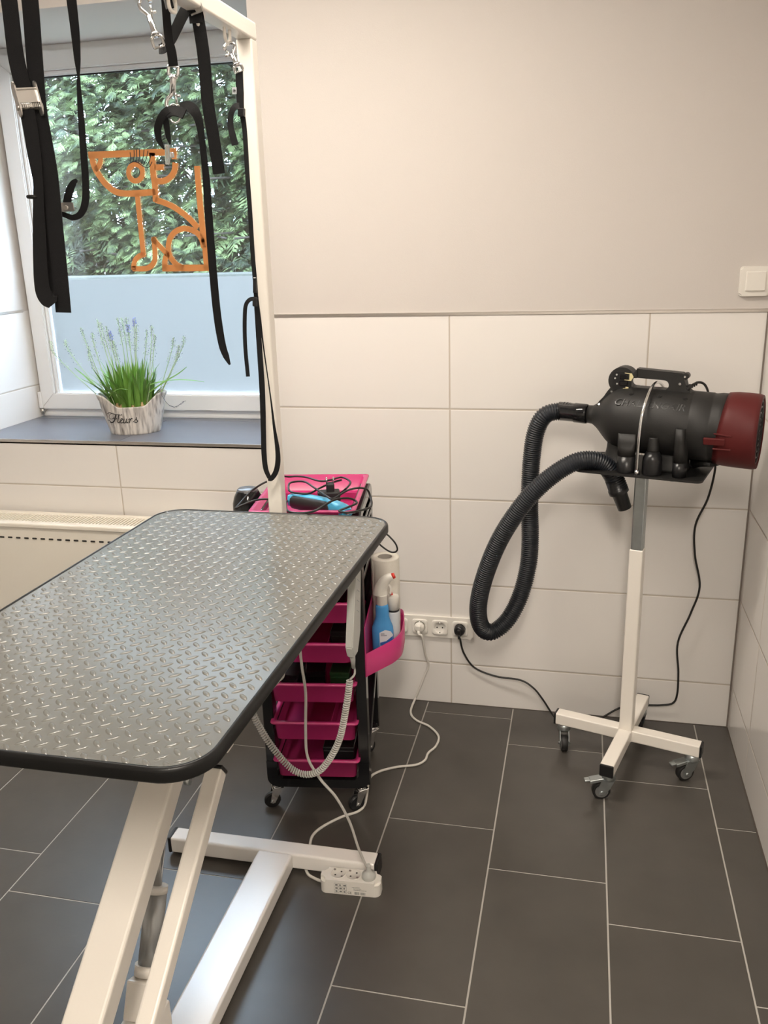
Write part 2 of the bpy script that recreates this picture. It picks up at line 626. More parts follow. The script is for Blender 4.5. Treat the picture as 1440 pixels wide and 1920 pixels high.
# tiled window sill with its metal edge
b = MB()
JX = -1.196
b.mi = 1
b.box2((XW0, .0, ZS - .01), (XW1, .44, ZS + .003))
b.mi = 0
b.box2((XW0 + .002, .004, ZS), (JX - .001, .386, ZS + .006))
b.box2((JX + .001, .004, ZS), (XW1 - .002, .386, ZS + .006))
b.box2((XW0 + .002, .389, ZS), (XW1 - .002, .44, ZS + .006))
b.mi = 2
b.box2((XW0 - .01, -.005, ZS - .004), (XW1 + .01, .003, ZS + .0065), .001, 1)
struct(b.build('trim_4', ['sill_tile', 'grout', 'trim']))

# ------------------------------------------------------------------ window
win = bpy.data.objects.new('window_1', None)
COL.objects.link(win)
win.location = ((XW0 + XW1) / 2, .46, ZS)
WM['window_1'] = Matrix.Translation(win.location)
win['kind'] = 'structure'
def frame4(x0, x1, z0, z1, w, y0, y1, bev, wb=None):
    b = MB()
    wb = wb or w
    def bar(pts):
        b.prism([(x, y0, z) for x, z in pts], (0, 0, 0), (0, y1 - y0, 0))
    bar([(x0, z0), (x1, z0), (x1 - w, z0 + wb), (x0 + w, z0 + wb)])
    bar([(x0, z1), (x0 + w, z1 - w), (x1 - w, z1 - w), (x1, z1)])
    bar([(x0, z0), (x0 + w, z0 + wb), (x0 + w, z1 - w), (x0, z1)])
    bar([(x1, z0), (x1, z1), (x1 - w, z1 - w), (x1 - w, z0 + wb)])
    if bev:
        bmesh.ops.bevel(b.bm, geom=list(b.bm.edges), offset=bev, segments=2, affect='EDGES')
    return b
GX0, GX1, GZ0, GZ1 = -1.690, -.700, 1.028, 2.208
frame4(XW0 + .004, XW1 - .004, ZS + .006, ZH, .032, .440, .51, .003).build('outer_frame', 'pvc', win)
frame4(GX0 - .082, GX1 + .082, .9635, 2.290, .066, .425, .49, .004).build('sash', 'pvc', win)
frame4(GX0 - .018, GX1 + .018, GZ0 - .018, GZ1 + .018, .018, .436, .47, .005).build('glazing_bead', 'pvc', win)
b = MB()
b.box2((GX0, .452, GZ1 - .005), (GX1, .457, GZ1 + .001))
b.build('gasket', 'black', win)
b = MB()
b.box2((GX0 - .01, .458, GZ0 - .01), (GX1 + .01, .462, GZ1 + .01))
b.build('glass_pane', 'glass', win)
b = MB()
b.bm.faces.new([b.bm.verts.new(p) for p in ((GX0 + .002, .4570, GZ0 + .002), (GX1 - .002, .4570, GZ0 + .002), (GX1 - .002, .4570, 1.478), (GX0 + .002, .4570, 1.478))])
b.build('frosted_film', 'film', win)
b = MB()
b.cyl((XW0 + .012, .428, .945), (XW0 + .012, .428, .965), .007, seg=12)
b.box2((XW0 + .004, .424, .952), (XW0 + .022, .434, .960), .001, 1)
h = b.build('hinge', 'steel', win)
b = MB()
b.box2((XW0 + .003, .420, .967), (XW0 + .019, .436, 1.035), .003)
b.build('hinge_cap', 'pvc', h)

# ------------------------------------------------------------------ the garden outside
b = MB()
b.box2((-9, YW, -.3), (6, 9, 0.0))
struct(b.build('ground', 'paving'))
rnd = random.Random(7)
def spray(b, c, out, up, size, rnd):
    # flat drooping spray: a twig with pinnate scale-leaved side twigs
    f = (out + V((rnd.uniform(-.7, .7), rnd.uniform(-.3, .3), rnd.uniform(-.7, .15)))).normalized()
    s = f.cross(V((rnd.uniform(-.5, .5), rnd.uniform(-.5, .5), 1))).normalized()
    n = s.cross(f)
    bm = b.bm
    def twig(p0, d, L, w):
        e = d.cross(n).normalized()
        p1 = p0 + d * L * .5 - V((0, 0, 1)) * L * .06
        p2 = p0 + d * L - V((0, 0, 1)) * L * .22
        v = [bm.verts.new(q) for q in (p0 - e * w * .5, p0 + e * w * .5, p1 + e * w, p1 - e * w, p2)]
        bm.faces.new((v[0], v[1], v[2], v[3]))
        bm.faces.new((v[3], v[2], v[4]))
    twig(c, f, size, size * .045)
    for k in range(1, 7):
        t = k / 7
        for sg in (-1, 1):
            d = (f * rnd.uniform(.75, .95) + s * sg * rnd.uniform(.6, .85)).normalized()
            twig(c + f * size * t * .92 - V((0, 0, 1)) * size * .18 * t * t, d, size * .52 * (1.05 - t) + size * .09, size * .038)
hedge = thing('conifer_hedge', 'tall green conifer hedge standing outside behind the window pane', 'hedge', (-2.6, 4.3, 0))
b = MB()
for i in range(24000):
    x = rnd.uniform(-5.6, .6)
    z = rnd.uniform(1.0, 4.35)
    y = 3.80 + .22 * math.sin(x * 3.9 + z * 2.3) + .20 * math.sin(x * 1.7 - z * 3.5) + rnd.uniform(0, .40)
    spray(b, V((x, y, z)), V((rnd.uniform(-.6, .6), -1, 0)), None, rnd.uniform(.09, .155), rnd)
b.build('foliage', 'conifer', hedge)
b = MB()
for i in range(30):
    x = -5.8 + i * .22
    b.tube([(x, 4.75, 0), (x + rnd.uniform(-.05, .05), 4.8, 1.6), (x + rnd.uniform(-.1, .1), 4.75, 4.2)], lambda t: .085 - .045 * t, 7, n=4)
for i in range(380):
    x = rnd.uniform(-5.6, .6)
    z = rnd.uniform(.3, 3.1)
    b.tube([(x, 4.7, z), (x + rnd.uniform(-.15, .15), 4.15, z + .12), (x + rnd.uniform(-.3, .3), 3.9, z + .1)], .008, 4)
b.build('branches', 'bark', hedge)
b = MB()
for i in range(9000):
    x = rnd.uniform(-5.8, .8)
    z = rnd.uniform(.0, 4.25)
    spray(b, V((x, 4.34 + rnd.uniform(-.10, .30), z)), V((0, -1, 0)), None, rnd.uniform(.26, .44), rnd)
b.build('inner_foliage', 'conifer', hedge)
b = MB()
b.box2((-6.2, 3.05, 0), (1.5, 3.20, 1.425), .01, 1)
wl = b.build('garden_wall', 'garden_wall', None)
tag(wl, 'low grey garden wall seen just above the frosted part of the window', 'wall')

# ------------------------------------------------------------------ dog logo on the pane
logo = thing('window_sticker', 'orange line-drawn dog logo with black eyelashes stuck on the window pane', 'sticker', (-1.2, .455, 1.72))
LA, LB, LC_, LD = V((-1.4890,0.4545,1.9909)), V((-0.8896,0.4545,1.9603)), V((-1.5666,0.4545,1.4668)), V((-0.9340,0.4545,1.4551))
def lp(pts):      # drawing units -> metres on the pane (bilinear over the drawing's corners)
    out = []
    for x, y in pts:
        u, v = x / 1440, y / 1389
        out.append(LA * (1 - u) * (1 - v) + LB * u * (1 - v) + LC_ * (1 - u) * v + LD * u * v)
    return out
LU = (LB - LA).length / 1440
DOG = [
 ([(135, 152), (995, 119)], 57, 0), ([(163, 140), (195, 260), (250, 350), (310, 425), (395, 490), (480, 511), (600, 511), (790, 498)], 55, 6),
 ([(258, 165), (257, 212), (232, 262), (200, 288)], 46, 6), ([(760, 130), (768, 300), (785, 420), (797, 592)], 56, 4),
 ([(982, 222), (972, 300), (930, 362), (872, 392), (795, 398)], 52, 6), ([(785, 265), (872, 265)], 50, 0), ([(968, 95), (972, 190)], 46, 0),
 ([(790, 572), (870, 598), (960, 638), (1050, 700), (1120, 760), (1196, 845)], 52, 6), ([(616, 510), (645, 800), (677, 1115)], 48, 4),
 ([(690, 1105), (640, 1120), (600, 1158), (583, 1210), (582, 1262)], 46, 6), ([(570, 1247), (690, 1247), (745, 1225), (782, 1175), (788, 1100), (776, 935)], 48, 6),
 ([(762, 945), (830, 1020), (915, 1112)], 48, 4), ([(1130, 862), (1060, 850), (985, 880), (935, 940), (918, 1010), (918, 1080), (950, 1155), (1000, 1210), (1060, 1242)], 50, 6),
 ([(1130, 860), (1195, 900), (1232, 960), (1250, 1040)], 50, 6), ([(912, 1100), (885, 1160), (882, 1262)], 52, 5), ([(858, 1243), (1305, 1239)], 58, 0),
 ([(1188, 252), (1215, 600), (1240, 850), (1266, 1060), (1280, 1262)], 56, 4)]
b = MB()
for pts, w, n in DOG:
    P = lp(pts)
    if n:
        P = catmull(P, n)
    b.ribbon(P, w * LU, (0, -1, 0), .0006)
b.ribbon(lp([(600 + 68 * math.cos(2 * PI * i / 40), 315 + 78 * math.sin(2 * PI * i / 40)) for i in range(41)]), 46 * LU, (0, -1, 0), .0006)
b.build('dog_outline', 'orange', logo)
b = MB()
for pts in ([(538, 232), (580, 213), (620, 220), (660, 245), (700, 268), (735, 260), (762, 213)], [(550, 218), (553, 180), (548, 125)], [(580, 212), (587, 160), (586, 105)], [(605, 215), (612, 160), (610, 100)],
            [(630, 225), (640, 160), (640, 90)], [(655, 235), (675, 170), (685, 92)], [(680, 245), (705, 180), (722, 110)], [(705, 258), (735, 205), (750, 150)]):
    P = catmull(lp(pts), 5)
    b.ribbon([p + V((0, -.0006, 0)) for p in P], 7 * LU, (0, -1, 0), .0006)
b.build('eyelashes', 'hair_black', logo)

# ------------------------------------------------------------------ ceiling lights (above the frame)
def ceiling_light(x, y, w, l, label, m='lamp'):
    t = thing('ceiling_light', label, 'lamp', (x, y, ZC), group='ceiling light panels')
    b = MB()
    for a, c in (((x - w / 2, y - l / 2), (x + w / 2, y - l / 2 + .02)), ((x - w / 2, y + l / 2 - .02), (x + w / 2, y + l / 2)), ((x - w / 2, y - l / 2), (x - w / 2 + .02, y + l / 2)), ((x + w / 2 - .02, y - l / 2), (x + w / 2, y + l / 2))):
        b.box2((a[0], a[1], ZC - .045), (c[0], c[1], ZC))
    b.build('frame', 'white_plastic', t)
    b = MB()
    b.box2((x - w / 2 + .02, y - l / 2 + .02, ZC - .035), (x + w / 2 - .02, y + l / 2 - .02, ZC - .03))
    b.build('diffuser', m, t)
ceiling_light(-.50, -1.0, 1.2, .3, 'long ceiling light panel above the far end of the table')
ceiling_light(.50, -3.3, .3, 1.2, 'long ceiling light panel behind the camera position', 'lamp_b')

# ------------------------------------------------------------------ radiator
rad = thing('radiator', 'cream white panel radiator with slotted top grille under the window', 'radiator', (-1.6, -.1, .12))
b = MB()
b.box2((-2.45, -.160, .12), (-.86, -.150, .648), .003)
b.build('front_panel', 'radiator', rad)
b = MB()
b.box2((-2.45, -.032, .12), (-.86, -.024, .648), .003)
b.build('rear_panel', 'radiator', rad)
b = MB()
nsl = 118
for i in range(nsl + 1):
    x = -2.445 + i * (1.58 / nsl)
    b.box2((x - .0035, -.135, .648), (x + .0035, -.045, .660))
b.box2((-2.452, -.166, .645), (-.858, -.132, .664), .005)
b.box2((-2.452, -.046, .645), (-.858, -.020, .664), .004)
b.build('top_grille', 'radiator', rad)
for x in (-2.455, -.865):
    b = MB()
    b.box2((x, -.164, .13), (x + .010, -.022, .655), .002)
    b.build('side_cover', 'radiator', rad)
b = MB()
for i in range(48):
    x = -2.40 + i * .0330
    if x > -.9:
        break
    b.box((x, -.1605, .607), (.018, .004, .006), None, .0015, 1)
b.build('slot_shade_dashes', 'galv_dark', rad)  # dark dashes paint the shade of the dents pressed into the enamel
b = MB()
b.box2((-2.3, -.15, .13), (-1.0, -.03, .64))
b.build('convector_core', 'grey_plastic', rad)
for x in (-2.3, -1.02):
    b = MB()
    b.cyl((x, -.09, .13), (x, -.09, 0.0), .008, seg=10)
    b.build('pipe', 'radiator', rad)

# ================================================================== GROOMING TABLE
TX0, TX1, TY0, TY1, TZ = -.645, -.040, -1.872, -.778, .94
tab = thing('grooming_table', 'height-adjustable dog grooming table with grey checker-plate top and white steel base', 'table', (-.34, -1.33, 0))
b = MB()
out = rrect(TX0 + .006, TX1 - .006, TY0 + .006, TY1 - .006, .062, 10)
b.prism([(x, y, TZ - .016) for x, y in out], (0, 0, 0), (0, 0, .0155))
# raised lozenges of the checker plate
def lozenge(b, cx, cy, ang):
    bm = b.bm
    L, W, H = .0115, .0046, .0016
    ca, sa = math.cos(ang), math.sin(ang)
    def pt(u, v, h):
        return bm.verts.new((cx + u * ca - v * sa, cy + u * sa + v * ca, TZ - .0006 + h))
    n = 12
    r0 = []
    r1 = []
    r2 = []
    for i in range(n):
        a = 2 * PI * i / n
        u, v = math.cos(a), math.sin(a)
        sh = 1 - .25 * abs(v) ** 2 * 0
        r0.append(pt(L * u, W * v * (1 - .35 * u * u), 0))
        r1.append(pt(L * .80 * u, W * .70 * v, H * .74))
        r2.append(pt(L * .50 * u, W * .40 * v, H))
    for A, B in ((r0, r1), (r1, r2)):
        for i in range(n):
            j = (i + 1) % n
            f = bm.faces.new((A[i], A[j], B[j], B[i]))
            f.smooth = True
    f = bm.faces.new(r2)
    f.smooth = True
def inside(x, y, m=.012):
    r = .062
    if not (TX0 + m < x < TX1 - m and TY0 + m < y < TY1 - m):
        return False
    dx = max(TX0 + r - x, x - TX1 + r, 0)
    dy = max(TY0 + r - y, y - TY1 + r, 0)
    return math.hypot(dx, dy) < r - m or dx == 0 or dy == 0
for i in range(-2, 24):
    for j in range(-2, 40):
        x, y = -.652 + i * .0295, -1.889 + j * .0308
        if inside(x, y):
            lozenge(b, x, y, -PI / 4)
        if inside(x + .01475, y + .0154):
            lozenge(b, x + .01475, y + .0154, PI / 4)
M['mat_top'] = mat('grey_rubber_mat', (0.145, 0.144, 0.132), 0.21, spec=0.85)
b.build('tabletop', 'mat_top', tab)
b = MB()
prof = [(0.006, .0), (0.0015, .0012), (-.001, .004), (-.001, -.0)]
oo = rrect(TX0, TX1, TY0, TY1, .068, 12)
def ring_at(d, z):
    return [(x, y, z) for x, y in rrect(TX0 + d, TX1 - d, TY0 + d, TY1 - d, .068 - d, 12)]
rs = [ring_at(.0075, TZ - .001), ring_at(.0065, TZ + .0012), ring_at(.003, TZ + .0010), ring_at(.0006, TZ - .0015), ring_at(0, TZ - .005), ring_at(0, TZ - .018), ring_at(.001, TZ - .0205), ring_at(.004, TZ - .022), ring_at(.03, TZ - .022), ring_at(.03, TZ - .016)]
b.rings(rs, True, False)
b.build('edge_trim', 'rubber', tab)
b = MB()
b.box2((TX0 + .03, TY0 + .03, TZ - .022), (TX1 - .03, TY1 - .03, TZ - .015))
b.build('underside_board', 'black_matte', tab)
# the top sits about a degree askew on its frame
for o in tab.children:
    for v in o.data.vertices:
        v.co.x += .0165 * (v.co.y + WM[tab.name].translation.y + 1.80) / .95
# steel sub-frame under the top
b = MB()
zf = TZ - .043
for x in (TX0 + .09, TX1 - .09):
    b.beam((x, TY0 + .10, zf), (x, TY1 - .10, zf), .03, .04, bev=.003)
for y in (TY0 + .10, TY1 - .10, -1.28):
    b.beam((TX0 + .105, y, zf), (TX1 - .105, y, zf), .03, .04, bev=.003)
b.build('sub_frame', 'white_metal', tab)
# parallel lifting links
dy, dz = math.cos(math.radians(37.5)), math.sin(math.radians(37.5))
nrm = (0, -dz, dy)
def link(x0, x1, ctop, th, za, zb, bev):
    # top face plane: z*cos - y*sin = ctop
    def P(z):
        return V(((x0 + x1) / 2, (z * dy - ctop) / dz, z))
    off = V(nrm) * (-th / 2)
    bb = MB()
    bb.beam(P(za) + off, P(zb) + off, x1 - x0, th, up=nrm, bev=bev, seg=3)
    return bb, P
bb, PB1 = link(-.378, -.307, 1.387, .048, .135, .765, .006)
bb.build('lift_link', 'white_metal', tab)
bb, PB2 = link(-.236, -.204, 1.424, .032, .17, .668, .005)
lk = bb.build('lift_link', 'white_metal', tab)
b = MB()
pe = PB2(.668) + V(nrm) * -.016
b.beam(pe + V((0, dy, dz)) * -.001, pe + V((0, dy, dz)) * .006, .033, .033, up=nrm, bev=.002)
b.build('end_cap', 'black', lk)
# brackets that hold the upper ends of the links
b = MB()
for x in (-.395, -.290):
    b.box2((x - .004, -1.36, .70), (x + .004, -1.20, TZ - .035), .002, 1)
for x in (-.243, -.197):
    b.box2((x * .5 - .222 * .5 - .003, -1.432, .674), (x * .5 - .222 * .5 + .003, -1.402, TZ - .035), .002, 1)
b.box2((-.40, -1.44, TZ - .062), (-.20, -1.20, TZ - .035), .002, 1)
b.cyl((-.41, -1.285, .735), (-.275, -1.285, .735), .009, seg=14)
b.build('hinge_bracket', 'white_metal', tab)
b = MB()
c = (-0.3050,-1.4152,0.5923)
b.cyl((c[0] - .004, c[1], c[2]), (c[0] + .006, c[1], c[2]), .008, seg=6)
b.build('bolt', 'zinc', tab)
# base on the floor
b = MB()
b.box2((-.630, -.945, .010), (-.060, -.895, .056), .006, 3)
b.box2((-.376, -2.152, .011), (-.281, -.943, .0557), .006, 3)
b.box2((-.630, -2.20, .010), (-.060, -2.15, .056), .006, 3)
b.build('base_frame', 'white_gloss', tab)
for x, y, nm in ((-.632, -.920, -1), (-.058, -.920, 1), (-.632, -2.175, -1), (-.058, -2.175, 1)):
    b = MB()
    b.box((x + nm * .001, y, .033), (.010, .0515, .0475), None, .004, 2)
    b.build('end_cap', 'black', tab)
for x, y in ((-.585, -.92), (-.105, -.92), (-.585, -2.175), (-.105, -2.175)):
    b = MB()
    b.cyl((x, y, 0), (x, y, .012), .016, seg=18)
    b.build('foot_pad', 'rubber', tab)
# lower hinge block
b = MB()
b.box2((-.40, -2.13, .056), (-.387, -1.93, .20), .003, 1)
b.box2((-.298, -2.13, .056), (-.285, -1.93, .20), .003, 1)
b.box2((-.400, -2.15, .050), (-.190, -1.84, .062), .003, 1)
b.box2((-.250, -2.13, .056), (-.243, -2.0, .24), .003, 1)
b.box2((-.197, -2.13, .056), (-.190, -2.0, .24), .003, 1)
b.cyl((-.41, -2.035, .165), (-.275, -2.035, .165), .010, seg=14)
b.cyl((-.26, -2.075, .205), (-.18, -2.075, .205), .008, seg=14)
b.build('hinge_block', 'white_metal', tab)
# actuator
b = MB()
A0, A1 = V((-.385, -1.508, .208)), V((-.385, -1.437, .354))
ax = (A1 - A0).normalized()
b.cyl(A0, A1 - ax * .012, .0215, seg=24)
cy = b.build('lift_cylinder', 'cylinder', tab)
b = MB()
b.cyl(A1 - ax * .014, A1, .0225, seg=24)
b.build('cylinder_collar', 'white_plastic', cy)
b = MB()
b.cyl(A1, A1 + ax * .33, .0095, seg=16)
b.build('piston_rod', 'chrome', cy)
b = MB()
b.cyl(A0 - ax * .006, A0 + ax * .014, .0270, seg=24)
b.box(tuple(A0 - ax * .05), (.062, .055, .075), Euler((math.radians(-26), 0, 0)), .004, 2)
b.box2((-.420, -1.60, .056), (-.350, -1.50, .135), .004, 2)
b.build('cylinder_mount', 'white_metal', tab)
b = MB()
e = A1 + ax * .33
b.box2((-.402, e.y - .015, e.z - .02), (-.374, e.y + .015, TZ - .05), .003, 1)
b.build('hinge_bracket', 'white_metal', tab)
b = MB()
b.tube([(-.40, -2.0, .145), (-.43, -1.99, .15), (-.44, -1.96, .12), (-.42, -1.94, .075)], .006, 10, n=6)
b.cyl((-.445, -2.02, .13), (-.395, -2.02, .13), .006, seg=8)
b.build('hinge_pin', 'white_metal', tab)

# power lead of the table, from under the top to the power strip
lead = MB()
PL = [(-.20, -1.02, .895), (-.195, -1.05, .80)] + [(-0.1884,-1.0500,0.7216),(-0.1856,-1.0500,0.6619),(-0.1805,-1.0500,0.5944),(-0.1861,-1.0500,0.4964),(-0.1884,-1.0400,0.4184),(-0.1643,-1.0300,0.3561),(-0.1298,-1.0200,0.3014),(-0.1050,-1.0000,0.2218),(-0.0891,-0.9850,0.1345),(-0.0738,-0.9770,0.0793)]
lead.tube(PL + [(-.068, -.973, .072)], .0034, 8, n=8)
lead.build('power_lead', 'cord_grey', tab)
b = MB()
b.lathe([(.0045, .080), (.0055, .074), (.0062, .062), (.0085, .058), (.0175, .052), (.0180, .036)], (-.068, -.974, 0), 'Z', 18)
b.build('power_plug', 'grey_plastic', tab)

# ------------------------------------------------------------------ hand control with its coiled cord
hc = thing('hand_control', 'light grey hand control hanging under the right edge of the grooming table', 'remote control', (-.056, -1.03, .90))
b = MB()
HX0, HX1 = -.062, -.045
poly = [(-1.061, .905), (-.993, .905), (-1.044, .748), (-1.052, .742), (-1.068, .728), (-1.098, .728), (-1.105, .742)]
poly = [(-1.069, .903), (-1.020, .906), (-1.046, .760), (-1.062, .742), (-1.075, .722), (-1.104, .722), (-1.116, .750)]
b.prism([(HX0, y, z) for y, z in poly], (0, 0, 0), (HX1 - HX0, 0, 0))
bmesh.ops.bevel(b.bm, geom=list(b.bm.edges), offset=.0025, segments=2, affect='EDGES')
cs = b.build('casing', 'grey_plastic', hc)
for k in range(4):
    b = MB()
    z = .880 - k * .022
    y = -1.058 - k * .0048
    b.box((HX1 + .0001, y + .010, z), (.0008, .020, .0012), Euler((math.radians(-35), 0, 0)))
    b.build('button_mark', 'label_grey', cs)
b = MB()
b.box2((HX0 - .006, -1.055, .885), (HX0 + .003, -1.035, .908), .001, 1)
b.build('hanging_hook', 'steel', hc)
b = MB()
g0 = V((-.0545, -1.090, .724))
b.tube([g0, g0 + V((-.002, .012, -.022)), g0 + V((-.005, .024, -.045))], lambda t: .0070 - .0028 * t, 10)
b.build('strain_relief', 'grey_plastic', hc)
b = MB()
CP = [(-0.0641,-1.0500,0.6854),(-0.0653,-1.0500,0.6562),(-0.0735,-1.0500,0.6381),(-0.0835,-1.0500,0.5762),(-0.1069,-1.0500,0.4766),(-0.1495,-1.0500,0.4004),(-0.1902,-1.0500,0.3781),(-0.2293,-1.0500,0.3909),(-0.2725,-1.0500,0.4441),(-0.3020,-1.0500,0.4984),(-0.3164,-1.0500,0.5367)]
b.tube([tuple(g0 + V((-.005, .024, -.045))), CP[0], (CP[1][0] + .004, CP[1][1], CP[1][2]), CP[2]], .0024, 8, n=6)
P = resample(catmull(CP[2:], 14), .00075)
fr = frames(P)
turns = 84
hel = []
for i, (p, (t, a, c)) in enumerate(zip(P, fr)):
    ph = 2 * PI * turns * i / (len(P) - 1)
    hel.append(p + (a * math.cos(ph) + c * math.sin(ph)) * .0066)
b.tube(hel, .0021, 6)
b.tube([(-0.3150,-1.0500,0.5383),(-0.3059,-1.0500,0.5532),(-0.2955,-1.0500,0.5683)], .0045, 8)
b.tube([tuple(hel[-1])] + [(-0.3076,-1.0500,0.5475),(-0.2903,-1.0500,0.5674),(-0.2476,-1.0500,0.6156),(-0.2284,-1.0500,0.6514)] + [(-.23, -1.06, .80), (-.215, -1.05, .895)], .0024, 8, n=6)
b.build('coiled_cord', 'cord_grey', hc)

# ------------------------------------------------------------------ overhead grooming arm
AX, AY = -.328, -.755
ZA = 2.026
arm = thing('overhead_gantry', 'white square-tube overhead gantry rising from the far end of the grooming table', 'gantry', (AX, AY, .86))
b = MB()
hw = .018
b.box2((AX - hw, AY - hw, .84), (AX + hw, AY + hw, ZA - hw), .004, 3)
b.build('post', 'white_metal', arm)
b = MB()
b.box2((AX - hw, -1.80, ZA - hw), (AX + hw, AY + hw, ZA + hw), .004, 3)
b.build('overhead_bar', 'white_metal', arm)
b = MB()
b.box((AX, -1.802, ZA), (.037, .006, .037), None, .002, 1)
b.build('end_cap', 'black', arm)
b = MB()
b.box2((AX - .035, TY1 - .06, .868), (AX + .035, AY + .03, .884), .002, 1)
b.box2((AX - .035, AY - hw - .006, .84), (AX + .035, AY - hw, .905), .001, 1)
b.cyl((AX, AY + hw, .86), (AX, AY + .05, .86), .006, seg=12)
b.build('clamp', 'white_metal', arm)
EY = [-.865, -1.00, -1.12, -1.44, -1.54]
for y in EY:
    b = MB()
    b.tube([(AX, y - .014, ZA - hw + .002), (AX, y - .014, ZA - hw - .014), (AX, y - .008, ZA - hw - .024), (AX, y + .008, ZA - hw - .024), (AX, y + .014, ZA - hw - .014), (AX, y + .014, ZA - hw + .002)], .0035, 8, n=4)
    b.build('eyelet', 'white_metal', arm)

# ================================================================== STRAPS ON THE ARM
HN = (-.20, .93, -.29)     # the way most of the webbing faces
def snap_hook(parent, top, bot, side=1, L=None, name='snap_hook', w=.020):
    # bolt snap between a hook end and a swivel eye end: both points in metres, hook at 'top'
    top, bot = V(top), V(bot)
    ax = (top - bot)
    Lh = ax.length
    ax.normalize()
    sd = V((.975, .219, 0)) * side
    sd = (sd - ax * sd.dot(ax)).normalized()
    b = MB()
    p = lambda t, s: bot + ax * Lh * t + sd * s
    b.tube([p(.22, 0), p(.30, 0), p(.62, 0)], [.0062, .0056, .0056], 14)
    b.cyl(p(.24, 0), p(.28, 0), .0082, seg=12)
    # hook
    b.tube([p(.58, 0), p(.68, -.004), p(.80, -.011), p(.93, -.010), p(1.0, 0), p(.95, .009), p(.86, .010)], .0038, 8, n=6)
    # sliding bolt with its thumb knob
    b.tube([p(.58, .004), p(.84, .009)], .0024, 8)
    b.cyl(p(.66, .006), p(.66, .015), .0026, seg=8)
    o = b.build(name, 'chrome', parent)
    b = MB()
    b.tube([p(.22, 0), p(.20, w * .40), p(.14, w * .5), p(.0, w * .5)], .0031, 8, n=5)
    b.tube([p(.22, 0), p(.20, -w * .40), p(.14, -w * .5), p(.0, -w * .5)], .0031, 8, n=5)
    b.cyl(p(.0, -w * .55), p(.0, w * .55), .0024, seg=8)
    b.cyl(p(.19, 0), p(.25, 0), .0055, seg=10)
    b.build('swivel_eye', 'chrome', o)
    return o

def cam_buckle(parent, c, ax, w, L, turn=0.0):
    # metal cam buckle: two rounded side plates, lever plate and toothed roller. ax = strap direction
    c, ax = V(c), V(ax).normalized()
    xs = ax.cross(V(HN)).normalized()
    if xs.x < 0:
        xs = -xs
    q = Matrix.Rotation(turn, 3, ax)
    xs = q @ xs
    nn = xs.cross(ax).normalized()
    if nn.y > 0:
        nn = -nn
    rm = Matrix((xs, ax, xs.cross(ax))).transposed()
    eu = rm.to_euler()
    b = MB()
    for s in (-1, 1):
        cc = c + xs * s * w * .56 + nn * .006
        out = []
        for i in range(24):
            a = 2 * PI * i / 24
            u = math.cos(a) * L * .20
            v = math.sin(a) * L * .20 + (L * .30 if math.sin(a) >= 0 else -L * .30)
            out.append(cc + ax * v + nn * u - xs * .001)
        b.prism(out, (0, 0, 0), xs * .002)
        b.cyl(cc + ax * L * .22 - xs * .0035, cc + ax * L * .22 + xs * .0035, .0042, seg=14)
    b.box(c - ax * L * .08 + nn * .009, (w * 1.08, L * .40, .002), eu, .0006, 1)
    b.box(c - ax * L * .27 + nn * .0105, (w * 1.08, .003, .004), eu, .0006, 1)
    o = b.build('cam_buckle', 'steel', parent)
    b = MB()
    b.cyl(c + ax * L * .20 + nn * .005 - xs * w * .52, c + ax * L * .20 + nn * .005 + xs * w * .52, .0045, seg=12)
    for k in range(11):
        b.box(c + ax * L * .20 + nn * .0095 + xs * w * (-.46 + .92 * k / 10), (w * .045, L * .12, .004), eu)
    b.build('toothed_roller', 'steel', o)
    return o

def strap(parent, pts, w, name='strap', n=8, m='web', hint=HN, th=.0018):
    b = MB()
    P = catmull(pts, n)
    if isinstance(w, (list, tuple)):
        W = []
        for i in range(len(P)):
            t = i / (len(P) - 1) * (len(w) - 1)
            j = min(int(t), len(w) - 2)
            W.append(w[j] + (w[j + 1] - w[j]) * (t - j))
        w = W
    b.ribbon(P, w, hint, th)
    return b.build(name, m, parent)

# --- wide belly strap with cam buckle, far left
s1 = thing('belly_strap', 'widest black belly strap at the far left with large silver cam buckle high up', 'strap', (AX, -1.54, ZA - .05), group='grooming straps on the overhead bar')
T1 = (AX, -1.54, ZA - .040)
W1 = .0225
strap(s1, [T1] + [(-0.3838,-1.5300,1.9898),(-0.3856,-1.5300,1.9518),(-0.3834,-1.5300,1.9127),(-0.3848,-1.5300,1.8462),(-0.3813,-1.5300,1.8119),(-0.3786,-1.5300,1.7979)], W1)
strap(s1, [T1] + [(-0.3609,-1.5150,1.9920),(-0.3625,-1.5150,1.9536),(-0.3607,-1.5150,1.9143),(-0.3650,-1.5150,1.8476),(-0.3695,-1.5150,1.7785),(-0.3677,-1.5150,1.7357),(-0.3653,-1.5150,1.6847),(-0.3682,-1.5150,1.6099),(-0.3712,-1.5150,1.5325),(-0.3734,-1.5150,1.4879)], .0235)
strap(s1, [(-0.3760,-1.5350,1.7728),(-0.3746,-1.5350,1.7552),(-0.3739,-1.5350,1.7126),(-0.3737,-1.5350,1.6765),(-0.3776,-1.5350,1.6473),(-0.3844,-1.5350,1.5951),(-0.3904,-1.5350,1.5415),(-0.3896,-1.5350,1.5181),(-0.3813,-1.5350,1.5077),(-0.3950,-1.5050,1.5205),(-0.3920,-1.5000,1.5719),(-0.3867,-1.5000,1.6337),(-0.3811,-1.5050,1.6934),(-0.3802,-1.5100,1.7441)], [.021, .021, .019, .014, .0155, .020, .022, .023, .023, .022, .021, .020, .019, .018], th=.0016)
cam_buckle(s1, (-0.3786,-1.5280,1.7857), V((-0.3739,-1.5300,1.7642)) - V((-0.3808,-1.5300,1.8050)), .0265, .047, math.radians(-32))
b = MB()
kp = V((-0.3866,-1.5300,1.6560))
